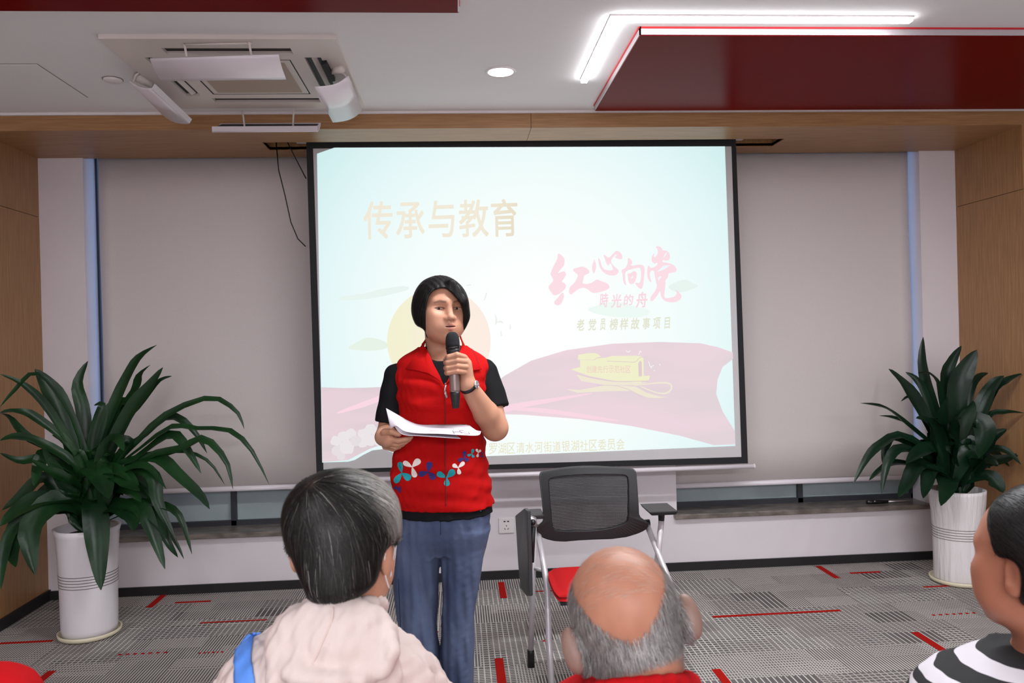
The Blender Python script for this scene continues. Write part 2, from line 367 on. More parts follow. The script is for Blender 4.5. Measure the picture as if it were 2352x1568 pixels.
# smoke detector disc
q = PZ(259, 187, CEIL-.01)
t = empty('smoke_detector', (q[0], q[1], CEIL)); tag(t, 'small round white disc on the ceiling left of the air conditioner', 'smoke detector')
link('disc', MB().lathe([(0, -.011), (.03, -.011), (.036, -.008), (.038, -.003), (.038, 0)], (q[0], q[1], CEIL), 36), m_white, t, True)
link('rim', MB().lathe([(.038, -.003), (.0405, -.003), (.0405, 0)], (q[0], q[1], CEIL), 36), mat('grey_rim', lin(140, 128, 124), .6), t, True)

# air conditioner cassette with four hung air deflectors
PB = CEIL-.017
A = PZ(235, 97, PB); B = PZ(770, 82, PB)
ax0, ax1 = A[0], B[0]; ay0 = (A[1]+B[1])/2; ay1 = ay0+(ax1-ax0)*1.0; acx, acy = (ax0+ax1)/2, (ay0+ay1)/2
ac = empty('ceiling_air_conditioner', (acx, acy, CEIL)); tag(ac, 'square white ceiling air conditioner with four hanging air deflector boards', 'air conditioner')
m_ac = mat('ac_white', lin(222, 212, 206), .45)
m_acg = mat('ac_grille', lin(176, 158, 142), .6)
m_slot = mat('ac_slot_dark', lin(30, 29, 28), .6)
S = (ax1-ax0)/2; gi = S*.50; so0, so1 = S*.64, S*.79; sl = S*.56
pn = MB()
def rect_ring(mb, o, i, z0, z1):
    mb.box(acx-o, acx+o, acy-o, acy-i, z0, z1); mb.box(acx-o, acx+o, acy+i, acy+o, z0, z1); mb.box(acx-o, acx-i, acy-i, acy+i, z0, z1); mb.box(acx+i, acx+o, acy-i, acy+i, z0, z1)
rect_ring(pn, S, so1, PB, CEIL); rect_ring(pn, so0, gi, PB, CEIL)
for sx in (-1, 1):
    for sy in (-1, 1):   # corner fills between slots
        pn.box(min(sx*sl, sx*so1)+acx, max(sx*sl, sx*so1)+acx, min(sy*so0, sy*so1)+acy, max(sy*so0, sy*so1)+acy, PB, CEIL)
        pn.box(min(sx*so0, sx*so1)+acx, max(sx*so0, sx*so1)+acx, min(sy*sl, sy*so0)+acy, max(sy*sl, sy*so0)+acy, PB, CEIL)
link('panel', pn, m_ac, ac)
sb = MB()
for d_ in (-1, 1):
    y0, y1 = sorted((acy+d_*so0, acy+d_*so1)); sb.box(acx-sl, acx+sl, y0, y1, CEIL-.004, CEIL)
    x0, x1 = sorted((acx+d_*so0, acx+d_*so1)); sb.box(x0, x1, acy-sl, acy+sl, CEIL-.004, CEIL)
link('outlet_slot', sb, m_slot, ac)
for d_ in (-1, 1):
    yc = acy+d_*(so0+so1)/2; link('louver', MB().hexa([(acx-sl+.01, yc-.016, PB+.004), (acx+sl-.01, yc-.016, PB+.004), (acx+sl-.01, yc-.004, CEIL-.006), (acx-sl+.01, yc-.004, CEIL-.006)], [(acx-sl+.01, yc-.016, PB+.007), (acx+sl-.01, yc-.016, PB+.007), (acx+sl-.01, yc-.004, CEIL-.003), (acx-sl+.01, yc-.004, CEIL-.003)]), m_acg, ac)
    xc = acx+d_*(so0+so1)/2; link('louver', MB().hexa([(xc-.006, acy-sl+.01, PB+.001), (xc-.006, acy+sl-.01, PB+.001), (xc+.012, acy+sl-.01, CEIL-.006), (xc+.012, acy-sl+.01, CEIL-.006)], [(xc-.006, acy-sl+.01, PB+.004), (xc-.006, acy+sl-.01, PB+.004), (xc+.012, acy+sl-.01, CEIL-.003), (xc+.012, acy-sl+.01, CEIL-.003)]), m_ac, ac)
gr = link('intake_grille', MB().box(acx-gi+.004, acx+gi-.004, acy-gi+.004, acy+gi-.004, PB-.001, PB+.008), m_ac, ac); bevel(gr, .004)
mesh_ = MB(); e = gi*.86
link('grille_mesh', MB().box(acx-e, acx+e, acy-e, acy+e, PB-.003, PB), m_acg, gr)
link('grille_seam', (lambda q: (rect_ring(q, gi+.001, gi-.004, PB-.0005, PB+.002), q)[1])(MB()), m_slot, ac)
def deflector(lo0, lo1, up0, up1, bend, name='air_deflector'):
    """curved board between its lower edge lo0-lo1 and upper edge up0-up1, lip along the lower edge"""
    lo0, lo1, up0, up1, bend = [np.array(q, float) for q in (lo0, lo1, up0, up1, bend)]
    P = []
    for i in range(9):
        v = i/8; c = bend*math.sin(math.pi*v)*.9
        P.append([lo0*(1-v)+up0*v+c, lo1*(1-v)+up1*v+c])
    o = link(name, MB().grid(P), m_whiteg, ac, True); s = o.modifiers.new('s', 'SOLIDIFY'); s.thickness = .006; s.offset = 0
    return o
def arms(o, pts):
    for (a_, b_) in pts:
        mid = (np.array(a_)+np.array(b_))/2+np.array((0, 0, .012)); link('arm', MB().tube([a_, mid, b_], .0045, 8), m_ac, o, True)
# near board
o = deflector(PY(371, 185, 3.04), PY(657, 181, 3.04), PY(345, 134, 2.93), PY(640, 125, 2.93), (0, -.012, -.006))
arms(o, [(PZ(421, 100, PB), PY(429, 131, 2.945)), (PZ(570, 96, PB), PY(577, 127, 2.945))])
link('cross_bar', MB().tube([PZ(421, 103, PB-.004), PZ(578, 99, PB-.004)], .004, 8), m_ac, o, True)
# left board
q0, q1 = PZ(348, 204, 2.375), PZ(433, 283, 2.375); r0, r1 = PZ(296, 184, 2.43), PZ(377, 266, 2.43)
o = deflector(q0, q1, r0, r1, (-.006, 0, -.012))
link('lip', MB().hexa([q0, q1, q1+np.array((.012, 0, .02)), q0+np.array((.012, 0, .02))], [q0+np.array((.004, 0, -.002)), q1+np.array((.004, 0, -.002)), q1+np.array((.016, 0, .018)), q0+np.array((.016, 0, .018))]), m_whiteg, o)
arms(o, [(PZ(318, 168, PB), (r0*.9+r1*.1)), (PZ(390, 232, PB), (r0*.1+r1*.9))])
link('bracket', MB().tube([PZ(312, 175, PB-.004), PZ(345, 195, PB-.02)], [.02, .012], 12), m_ac, o, True)
# right board
q0, q1 = PZ(723, 200, 2.365), PZ(764, 280, 2.365); r0, r1 = PZ(800, 174, 2.44), PZ(831, 253, 2.44)
o = deflector(q0, q1, r0, r1, (.014, 0, -.014))
arms(o, [(PZ(772, 160, PB), r0*.8+r1*.2), (PZ(790, 215, PB), r0*.2+r1*.8)])
link('bracket', MB().tube([PZ(757, 165, PB), PZ(786, 158, PB-.012)], [.012, .016], 12), m_ac, o, True)
link('slot_cover', MB().hexa([PZ(738, 140, PB), PZ(750, 138, PB), PZ(770, 178, PB), PZ(756, 182, PB)], [p-np.array((0, 0, .015)) for p in (PZ(738, 140, PB), PZ(750, 138, PB), PZ(770, 178, PB), PZ(756, 182, PB))]), m_slot, o)
# far board: shallow tray seen from its end
Yd = 3.77
q0, q1 = PY(487, 303, Yd), PY(729, 303, Yd); r0, r1 = PY(506, 284, Yd+.055), PY(737, 284, Yd+.055)
q1[2] = q0[2]; r1[2] = r0[2]
o = deflector(q0, q1, r0, r1, (0, .01, -.006))
link('lip', MB().hexa([q0, q1, q1+np.array((0, 0, .026)), q0+np.array((0, 0, .026))], [q0+np.array((0, .005, 0)), q1+np.array((0, .005, 0)), q1+np.array((0, .005, .026)), q0+np.array((0, .005, .026))]), m_whiteg, o)
link('tray_lining', MB().hexa([q0+np.array((.01, .008, .02)), q1+np.array((-.01, .008, .02)), r1+np.array((-.01, 0, -.004)), r0+np.array((.01, 0, -.004))], [q0+np.array((.01, .008, .023)), q1+np.array((-.01, .008, .023)), r1+np.array((-.01, 0, -.001)), r0+np.array((.01, 0, -.001))]), m_slot, o)
arms(o, [(PZ(556, 254, PB), q0*.7+q1*.3+np.array((0, .02, .02))), (PZ(675, 250, PB), q0*.24+q1*.76+np.array((0, .02, .02)))])
# ------------------------------------------------------------------ projector screen
YS = 4.21
def SP(px, py, k=0): return PY(px, py, YS-.0012*k)
scr = empty('projector_screen', SP(1215, 1075)); tag(scr, 'large projector screen with black border showing a pale slide behind the standing woman', 'projector screen')
m_scr = mat('screen_fabric', lin(196, 193, 194), .8)
m_border = mat('screen_border', lin(12, 13, 17), .7)
oc = [(703, 317), (1690, 317), (1718, 1064), (727, 1087)]; ic = [(719, 341), (1680, 336), (1703, 1049), (743, 1078)]
link('screen_fabric', MB().prism([SP(*q) for q in ic], (0, .002, 0)), m_scr, scr)
bd = MB()
for i in range(4):
    j = (i+1) % 4; bd.prism([SP(*oc[i], .5), SP(*oc[j], .5), SP(*ic[j], .5), SP(*ic[i], .5)], (0, .003, 0))
link('screen_border', bd, m_border, scr)
a, b_ = SP(716, 1106), SP(1731, 1070)
link('bottom_bar', MB().tube([a, b_], .0125, 14), m_whiteg, scr, True)
link('bar_end_cap', MB().tube([b_, b_+np.array((.006, 0, 0))], .0145, 14), m_white, scr, True)
link('roller_case', MB().box(SP(703, 320)[0]-.06, SP(1690, 320)[0]+.06, sy0+.02, sy1-.02, SOF+.03, SOF+.09), m_white, scr)
# --- the projected slide: flat print, light of its own
def slide_bg():
    m = bpy.data.materials.new('slide_sky'); m.use_nodes = True; nt = m.node_tree; N = nt.nodes; L = nt.links
    N.remove(N['Principled BSDF']); e = N.new('ShaderNodeEmission'); L.new(e.outputs[0], N['Material Output'].inputs[0])
    g = N.new('ShaderNodeNewGeometry'); v = N.new('ShaderNodeVectorMath'); v.operation = 'DISTANCE'
    c = SP(1230, 750); v.inputs[1].default_value = tuple(c); mp = N.new('ShaderNodeMapping'); mp.inputs['Scale'].default_value = (1, 1, 1)
    L.new(g.outputs['Position'], v.inputs[0])
    r = N.new('ShaderNodeValToRGB'); dv = N.new('ShaderNodeMath'); dv.operation = 'DIVIDE'; dv.inputs[1].default_value = 1.5; L.new(v.outputs['Value'], dv.inputs[0]); L.new(dv.outputs[0], r.inputs[0]); cr = r.color_ramp
    cr.elements[0].position = .12; cr.elements[0].color = (1, 1, 1, 1); cr.elements[1].position = 1.0; cr.elements[1].color = (*lin(204, 236, 236), 1)
    k = cr.elements.new(.5); k.color = (*lin(244, 254, 252), 1); k = cr.elements.new(.76); k.color = (*lin(228, 247, 248), 1)
    L.new(r.outputs[0], e.inputs[0]); e.inputs[1].default_value = 1.0; return m
def slide_mix(name, c1, c2, scale, stretch, axis=None, s=1.0):
    m = bpy.data.materials.new(name); m.use_nodes = True; nt = m.node_tree; N = nt.nodes; L = nt.links
    N.remove(N['Principled BSDF']); e = N.new('ShaderNodeEmission'); L.new(e.outputs[0], N['Material Output'].inputs[0])
    g = N.new('ShaderNodeNewGeometry'); mp = N.new('ShaderNodeMapping'); mp.inputs['Scale'].default_value = stretch; mp.inputs['Rotation'].default_value = (0, .25, 0)
    L.new(g.outputs['Position'], mp.inputs[0]); n = N.new('ShaderNodeTexNoise'); n.inputs['Scale'].default_value = scale; n.inputs['Detail'].default_value = 2; L.new(mp.outputs[0], n.inputs['Vector'])
    r = N.new('ShaderNodeValToRGB'); r.color_ramp.elements[0].position = .38; r.color_ramp.elements[1].position = .62
    r.color_ramp.elements[0].color = (*c1, 1); r.color_ramp.elements[1].color = (*c2, 1); L.new(n.outputs['Fac'], r.inputs[0]); L.new(r.outputs[0], e.inputs[0]); e.inputs[1].default_value = s
    return m
def smoothpoly(pts, it=2, closed=True):
    p = [np.array(q, float) for q in pts]
    for _ in range(it):
        n = len(p); q = []
        for i in range(n): a_, b_ = p[i], p[(i+1) % n]; q += [a_*.75+b_*.25, a_*.25+b_*.75]
        p = q
    return p
def flat(name, pts, k, m, parent):
    if name == 'distant_hill': pts = smoothpoly(pts, 2)
    P = [SP(q[0], q[1], k) for q in pts]
    return link(name, MB().add(P, [tuple(range(len(P)))]), m, parent)
def stroke(mb, pts, w, k, n=24):
    p = [np.array(q, float) for q in pts]; ws = w if hasattr(w, '__len__') else [w]*len(p)
    T = np.linspace(0, len(p)-1, n); L_ = []; R_ = []
    def cr(i, f, arr):
        a0, a1, a2, a3 = arr[max(i-1, 0)], arr[i], arr[min(i+1, len(arr)-1)], arr[min(i+2, len(arr)-1)]
        return .5*((2*a1)+(-a0+a2)*f+(2*a0-5*a1+4*a2-a3)*f*f+(-a0+3*a1-3*a2+a3)*f**3)
    c = [cr(min(int(t), len(p)-2), t-min(int(t), len(p)-2), p) for t in T]; cw = [np.interp(t, range(len(ws)), ws) for t in T]
    for i in range(n):
        d = c[min(i+1, n-1)]-c[max(i-1, 0)]; d /= np.linalg.norm(d)+1e-9; nn = np.array((-d[1], d[0]))
        L_.append(SP(*(c[i]+nn*cw[i]/2), k)); R_.append(SP(*(c[i]-nn*cw[i]/2), k))
    mb.grid([L_, R_])
slide = flat('slide', [(728, 353), (768, 339), (1665, 336), (1689, 1024), (1300, 1040), (930, 1055), (905, 1040), (880, 1031), (855, 1034), (835, 1044), (815, 1056), (800, 1060), (740, 1062)], 1, slide_bg(), scr)  # notch at lower left: a head's shadow in the beam, cut into the outline
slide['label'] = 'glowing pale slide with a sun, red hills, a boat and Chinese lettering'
def E_(name, r, g, b): return emis(name, lin(r, g, b), 1.0)
mt = E_('slide_mist', 232, 245, 240); mm = E_('slide_mist_pale', 238, 250, 245)
flat('distant_hill', [(768, 687), (800, 678), (840, 674), (870, 664), (900, 660), (930, 655), (945, 664), (900, 676), (850, 686), (800, 690)], 2, mt, slide)
flat('distant_hill', [(795, 800), (815, 788), (840, 774), (858, 776), (888, 784), (892, 800), (860, 806), (820, 804)], 2, E_('slide_hill_olive', 232, 243, 232), slide)
flat('distant_hill', [(1340, 712), (1375, 700), (1410, 690), (1460, 704), (1500, 712), (1480, 730), (1400, 728)], 2, mm, slide)
flat('distant_hill', [(1530, 660), (1550, 648), (1575, 640), (1590, 650), (1608, 656), (1590, 664), (1560, 674)], 2, mt, slide)
sun = [(1008+119*math.cos(t), 783+122*math.sin(t)) for t in np.linspace(0, 2*math.pi, 72, endpoint=False)]
def sun_mat():
    m = slide_mix('slide_sun', lin(243, 241, 210), lin(253, 237, 226), 1, (1, 1, 1)); nt = m.node_tree; N = nt.nodes; L = nt.links
    r = [n for n in N if n.type == 'VALTORGB'][0]; g = [n for n in N if n.type == 'NEW_GEOMETRY'][0]
    sp = N.new('ShaderNodeSeparateXYZ'); L.new(g.outputs['Position'], sp.inputs[0]); mr = N.new('ShaderNodeMapRange'); L.new(sp.outputs[0], mr.inputs['Value'])
    mr.inputs['From Min'].default_value = SP(889, 780)[0]; mr.inputs['From Max'].default_value = SP(1126, 780)[0]; L.new(mr.outputs[0], r.inputs[0])
    r.color_ramp.elements[0].position = .1; r.color_ramp.elements[1].position = .9; return m
flat('sun_disc', sun, 3, sun_mat(), slide)
m_hill = slide_mix('slide_red_hill', lin(226, 212, 217), lin(238, 214, 223), 1.3, (.8, 1, 4.2))
m_hill2 = slide_mix('slide_red_hill_left', lin(213, 203, 207), lin(232, 210, 217), 1.6, (.8, 1, 4.0))
flat('red_hill', [(1100, 905), (1160, 862), (1220, 828), (1300, 804), (1407, 789), (1515, 785), (1608, 788), (1649, 797), (1683, 809), (1684, 824), (1660, 842), (1648, 872), (1645, 905), (1660, 945), (1688, 990), (1689, 1020), (1640, 1022), (1560, 1000), (1450, 978), (1330, 962), (1200, 952), (1100, 950)], 4, m_hill, slide)
flat('red_hill', [(738, 889), (790, 891), (840, 890), (889, 888), (960, 880), (1040, 880), (1120, 890), (1120, 960), (1000, 985), (900, 985), (880, 1000), (880, 1020), (850, 1030), (800, 1056), (741, 1061)], 4, m_hill2, slide)
mb = MB(); stroke(mb, [(775, 948), (830, 930), (875, 914), (920, 900)], [4, 12, 12, 8], 5); stroke(mb, [(1090, 960), (1180, 934), (1270, 918), (1360, 903)], [22, 14, 9, 2], 5); stroke(mb, [(1150, 938), (1240, 942), (1340, 955), (1420, 966)], [3, 10, 9, 2], 5)
tag(link('pink_fold', mb, E_('slide_pink_fold', 250, 216, 228), slide), kind='stuff')
m_cl2 = E_('slide_cloud_shade', 230, 222, 225); m_cl = E_('slide_cloud', 236, 229, 231)
rc = random.Random(2)
for (x, y, r) in ((772, 1012, 13), (790, 1002, 14), (806, 996, 13), (776, 1034, 14), (797, 1026, 18), (816, 1012, 13), (784, 1048, 10), (836, 996, 14), (852, 985, 13), (868, 994, 14), (848, 1010, 16), (870, 1012, 12), (832, 1018, 11)):
    flat('cloud', [(x+r*(1+.12*rc.uniform(-1, 1))*math.cos(t), y+r*(.9+.12*rc.uniform(-1, 1))*math.sin(t)) for t in np.linspace(0, 6.283, 18, endpoint=False)], 5.5+.03*rc.random(), (m_cl, m_cl2)[rc.random() < .4], slide)
# boat
K = lambda pts: [(1220+x/3.733, 540+y/3.733) for (x, y) in pts]
m_boat = E_('slide_boat', 241, 240, 205); m_boat2 = E_('slide_boat_hull', 240, 232, 212); m_mauve = E_('slide_boat_line', 226, 206, 208)
flat('boat_cabin', K([(420, 1068), (540, 1072), (560, 1055), (640, 1050), (690, 1035), (900, 1032), (955, 1040), (962, 1052), (965, 1205), (1020, 1205), (1010, 1240), (930, 1262), (700, 1246), (500, 1206), (340, 1150), (420, 1130)]), 6, m_boat, slide)
flat('boat_roof', K([(400, 1050), (405, 1025), (480, 1012), (550, 1010), (580, 1025), (605, 1050), (570, 1050), (540, 1068), (400, 1066)]), 6, m_boat, slide)
flat('boat_hull', K([(385, 1190), (520, 1228), (700, 1256), (1000, 1262), (900, 1285), (640, 1285), (430, 1250)]), 6, m_boat2, slide)
flat('boat_wave', K([(300, 1320), (420, 1325), (560, 1300), (640, 1285), (800, 1290), (900, 1300), (990, 1350), (1110, 1384), (1180, 1385), (1100, 1396), (1000, 1392), (880, 1345), (850, 1335), (720, 1335), (560, 1342), (400, 1350)]), 6, m_boat2, slide)
flat('boat_door', K([(922, 1212), (918, 1100), (928, 1080), (940, 1076), (948, 1090), (950, 1208)]), 7, m_mauve, slide)
mb = MB()
for pts, w in (([(650, 1080), (800, 1084), (890, 1086), (930, 1050), (960, 1045)], 1.4), ([(540, 1068), (570, 1050), (605, 1050)], 1.4), ([(380, 1186), (500, 1216), (700, 1250), (1000, 1250)], 1.6), ([(560, 1285), (720, 1290), (850, 1330), (960, 1395)], 1.4)): stroke(mb, K(pts), w, 7.5)
link('boat_outline', mb, m_mauve, slide)
mb = MB(); stroke(mb, K([(880, 1290), (1020, 1272), (1140, 1264), (1196, 1280), (1200, 1320), (1160, 1352), (1090, 1352), (990, 1318), (930, 1290)]), [1, 3, 4, 4, 4, 4, 3, 3, 1], 6.5, 50); link('boat_rope', mb, m_boat2, slide)
mb = MB()
for pts in ([(815, 990), (832, 1002), (850, 990)], [(920, 1025), (932, 1000), (936, 988)], [(932, 1000), (948, 1000)], [(1008, 1082), (1022, 1125), (1052, 1115)], [(1022, 1125), (1035, 1140)], [(1098, 1105), (1110, 1115)], [(1048, 1158), (1064, 1163)]): stroke(mb, K(pts), 1.6, 7, 10)
tag(link('gull', mb, E_('slide_gull', 244, 246, 246), slide), kind='stuff')
mb = MB()
for pts in ([(1137, 720), (1140, 735), (1138, 745)], [(1138, 742), (1150, 738), (1156, 742)], [(1112, 690), (1118, 672)], [(1072, 655), (1082, 654)], [(1150, 760), (1152, 772)], [(1172, 745), (1172, 756)]): stroke(mb, pts, [1, 4, 2] if len(pts) == 3 else [2, 3], 5, 8)
tag(link('distant_bird', mb, E_('slide_bird', 236, 240, 234), slide), kind='stuff')
# lettering
def glyphs(text, bold=0.0):
    cu = bpy.data.curves.new('lettering', 'FONT'); cu.body = text; cu.size = 1; cu.resolution_u = 4; cu.offset = bold
    o = bpy.data.objects.new('lettering', cu); COL.objects.link(o)
    dg = bpy.context.evaluated_depsgraph_get(); me = o.evaluated_get(dg).to_mesh()
    v = np.array([q.co[:2] for q in me.vertices]) if len(me.vertices) else np.zeros((0, 2)); f = [tuple(p.vertices) for p in me.polygons]
    o.evaluated_get(dg).to_mesh_clear(); bpy.data.objects.remove(o); bpy.data.curves.remove(cu); return v, f
def text_box(mb, ch, box, k, bold=0.0, shear=0.0):
    v, f = glyphs(ch)
    if not len(v): return
    lo, hi = v.min(0), v.max(0); (x0, y0), (x1, y1), (x2, y2), (x3, y3) = box     # tl tr br bl
    for (ox, oy) in (((bold, bold), (-bold, bold), (bold, -bold), (-bold, -bold)) if bold else ((0, 0),)):      # heavier stroke: the same letter struck four times
        P = []
        for p in v:
            u, w = (p-lo)/(hi-lo+1e-9)*(1-2*bold)+bold+np.array((ox, oy)); w = 1-w; u = u+shear*(.5-w)
            top = np.array((x0+(x1-x0)*u, y0+(y1-y0)*u)); bot = np.array((x3+(x2-x3)*u, y3+(y2-y3)*u)); q = top*(1-w)+bot*w; P.append(SP(q[0], q[1], k+.02*(ox > 0)+.04*(oy > 0)))
        mb.add(P, f)
m_gold = slide_mix('slide_gold_lettering', lin(222, 212, 184), lin(242, 234, 216), 1, (1, 1, 1))
for ch, x0, x1, y0, y1 in (('传', 834, 901, 462, 549), ('承', 908, 974, 464, 547), ('与', 983, 1043, 460, 545), ('教', 1053, 1121, 458, 544), ('育', 1127, 1188, 457, 543)):
    mb = MB(); text_box(mb, ch, [(x0, y0+1), (x1, y0-1), (x1+2, y1-1), (x0+2, y1+1)], 5, .012); link('title_letter', mb, m_gold, slide)
m_pink = E_('slide_pink_lettering', 252, 222, 231)
J = lambda pts: [(1220+x/6.19, 560+y/6.19) for (x, y) in pts]
brush = [[(375, 140), (410, 140), (470, 200), (478, 250), (465, 310), (430, 350), (370, 425), (450, 385), (485, 395), (497, 430), (480, 475), (430, 535), (480, 560), (497, 590), (490, 630), (430, 690), (350, 735), (310, 725), (280, 680), (242, 620), (255, 590), (320, 525), (300, 480), (270, 430), (285, 390), (320, 310), (375, 210)],
 [(455, 690), (470, 740), (440, 830), (410, 865), (370, 875), (330, 855), (325, 820), (370, 775), (430, 700)],
 [(725, 315), (790, 345), (830, 385), (825, 420), (750, 445), (745, 500), (720, 570), (840, 565), (890, 530), (940, 500), (985, 525), (1080, 555), (1115, 600), (1110, 635), (1050, 665), (910, 700), (860, 690), (800, 640), (740, 620), (680, 635), (620, 680), (575, 720), (545, 710), (535, 670), (550, 610), (620, 550), (660, 470), (665, 435), (595, 385), (600, 350), (660, 340)],
 [(893, 205), (925, 290), (920, 360), (893, 430), (875, 400), (862, 330), (875, 280), (890, 250)],
 [(950, 185), (985, 235), (1000, 310), (1040, 365), (1100, 378), (1165, 370), (1160, 340), (1125, 260), (1100, 320), (1060, 260), (1045, 200), (1022, 150), (1060, 165), (1090, 195), (1120, 190), (1180, 120), (1215, 92), (1270, 120), (1297, 170), (1295, 220), (1240, 215), (1185, 190), (1215, 165), (1218, 145), (1190, 160), (1140, 220), (1135, 260), (1180, 320), (1240, 365), (1245, 400), (1215, 440), (1160, 452), (1080, 440), (1010, 390), (970, 320), (955, 240)],
 [(1370, 190), (1420, 220), (1443, 265), (1410, 315), (1550, 290), (1600, 310), (1618, 350), (1605, 480), (1590, 610), (1565, 643), (1530, 630), (1465, 545), (1545, 560), (1560, 500), (1562, 380), (1545, 335), (1460, 350), (1345, 385), (1335, 440), (1340, 530), (1352, 595), (1325, 570), (1305, 520), (1300, 440), (1280, 365), (1335, 350), (1375, 280)],
 [(1370, 415), (1400, 425), (1460, 380), (1500, 405), (1505, 450), (1470, 560), (1415, 575), (1385, 545), (1375, 480)],
 [(1765, 40), (1800, 28), (1845, 45), (1872, 95), (1925, 95), (1965, 130), (1978, 185), (1960, 225), (1925, 240), (1870, 225), (1865, 260), (1950, 270), (2030, 300), (2072, 360), (2060, 395), (2010, 410), (1950, 415), (1950, 470), (1905, 520), (1912, 570), (1900, 650), (1890, 770), (1950, 770), (2040, 750), (2075, 700), (2045, 640), (2100, 680), (2143, 740), (2130, 780), (2080, 820), (2010, 832), (1940, 825), (1880, 800), (1845, 740), (1833, 660), (1790, 740), (1740, 800), (1710, 818), (1692, 800), (1700, 745), (1750, 690), (1790, 610), (1780, 560), (1752, 430), (1748, 385), (1715, 375), (1690, 400), (1690, 470), (1715, 555), (1680, 530), (1650, 470), (1648, 370), (1665, 295), (1700, 345), (1750, 330), (1800, 290), (1790, 255), (1765, 285), (1720, 260), (1708, 210), (1730, 150), (1758, 125), (1740, 190), (1770, 180), (1800, 140), (1800, 80)]]
for b in brush: flat('brush_letter', smoothpoly(J(b), 1), 6, m_pink, slide)
m_hole2 = E_('slide_letter_hole', 240, 248, 252)
for b in ([(1870, 200), (1925, 110), (1930, 140), (1895, 190)], [(1785, 400), (1880, 310), (1975, 300), (1930, 340), (1860, 375)], [(1800, 480), (1830, 460), (1860, 460), (1810, 525)], [(1415, 490), (1440, 455), (1458, 450), (1445, 485), (1420, 495)]):
    flat('letter_hole', J(b), 7, m_hole2, slide)
m_pink2 = E_('slide_pink_small_lettering', 250, 216, 226)
for ch, x0, y0, x1, y1 in (('時', 980, 700, 1095, 905), ('光', 1140, 715, 1285, 910), ('的', 1320, 720, 1450, 875), ('舟', 1495, 685, 1655, 910)):
    mb = MB(); text_box(mb, ch, J([(x0, y0), (x1, y0-8), (x1, y1-8), (x0, y1)]), 6, .018, .12); link('brush_letter', mb, m_pink2, slide)
m_gold2 = E_('slide_gold_small_lettering', 228, 230, 210)
for i, ch in enumerate('老党员榜样故事项目'):
    xc = (703, 870, 1020, 1175, 1322, 1480, 1637, 1785, 1935)[i]; yc = 1150-3.4*i; w = (52, 55, 40, 58, 58, 60, 52, 52, 38)[i]
    mb = MB(); text_box(mb, ch, J([(xc-w, yc-80), (xc+w, yc-86), (xc+w, yc+80), (xc-w, yc+86)]), 6, .022, .1); link('brush_letter', mb, m_gold2, slide)
mb = MB()
for i, ch in enumerate('创建先行示范社区'):
    x0 = 472+48.3*i; text_box(mb, ch, K([(x0, 1117), (x0+44, 1119), (x0+44, 1181), (x0, 1178)]), 7, .01)
link('boat_lettering', mb, E_('slide_boat_lettering', 240, 212, 200), slide)
m_gold3 = E_('slide_footer_lettering', 232, 226, 196)
for i, ch in enumerate('罗湖区清水河街道银湖社区委员会'):
    x0 = 1123+20.9*i; y = 1018-10.3*i/14; sl_ = .7
    mb = MB(); text_box(mb, ch, [(x0, y), (x0+18.6, y-sl_), (x0+18.9, y+25-sl_), (x0+.3, y+25)], 6, .0); link('footer_letter', mb, m_gold3, slide)
# two black cables hanging left of the screen
m_cable = mat('black_cable', lin(22, 20, 20), .5)
for pts, lab in (([(634, 326, 4.25), (640, 390, 4.25), (655, 450, 4.26), (668, 510, 4.27), (684, 548, 4.28), (702, 566, 4.28)], 'long thin black cable hanging from the ceiling slot left of the screen'), ([(659, 324, 4.25), (676, 358, 4.26), (690, 385, 4.27), (703, 410, 4.27)], 'short thin black cable right beside the screen, the inner of the two')):
    o = link('cable', MB().tube([PY(*p) for p in pts], .0032, 8), m_cable, None, True); tag(o, lab, 'cable', 'black cables beside the screen')
# ------------------------------------------------------------------ training chair
m_blk = mat('black_chair_plastic', lin(24, 24, 26), .45)
m_tab = mat('dark_tablet_laminate', lin(58, 60, 62), .4, var=.08, vscale=40)
m_fred = mat('red_seat_fabric', lin(188, 22, 26), .85, spec=.2, var=.08, vscale=200, bump=.08, bscale=500)
m_tubes = mat('silver_painted_tube', lin(206, 200, 204), .35, metal=.3)
def mesh_mat():
    m = bpy.data.materials.new('black_mesh_net'); m.use_nodes = True; nt = m.node_tree; N = nt.nodes; L = nt.links
    b = N['Principled BSDF']; b.inputs['Base Color'].default_value = (*lin(22, 22, 24), 1); b.inputs['Roughness'].default_value = .6
    g = N.new('ShaderNodeNewGeometry'); sp = N.new('ShaderNodeSeparateXYZ'); L.new(g.outputs['Position'], sp.inputs[0])
    o = []
    for ax, p in ((0, .0042), (2, .0062)):
        a = N.new('ShaderNodeMath'); a.operation = 'DIVIDE'; L.new(sp.outputs[ax], a.inputs[0]); a.inputs[1].default_value = p
        f = N.new('ShaderNodeMath'); f.operation = 'FRACT'; L.new(a.outputs[0], f.inputs[0]); c = N.new('ShaderNodeMath'); c.operation = 'GREATER_THAN'; L.new(f.outputs[0], c.inputs[0]); c.inputs[1].default_value = .66; o.append(c.outputs[0])
    mu = N.new('ShaderNodeMath'); mu.operation = 'MULTIPLY'; L.new(o[0], mu.inputs[0]); L.new(o[1], mu.inputs[1])
    t = N.new('ShaderNodeBsdfTransparent'); mx = N.new('ShaderNodeMixShader'); L.new(mu.outputs[0], mx.inputs[0]); L.new(b.outputs[0], mx.inputs[1]); L.new(t.outputs[0], mx.inputs[2])
    L.new(mx.outputs[0], N['Material Output'].inputs[0]); return m
m_net = mesh_mat()
YC = 3.30
CH = lambda x, y, Y=YC: PY(1140+x/3.028, 1050+y/3.028, Y)
fa = PZ(1220, 1533, 0); fb = PZ(1268, 1606, 0)
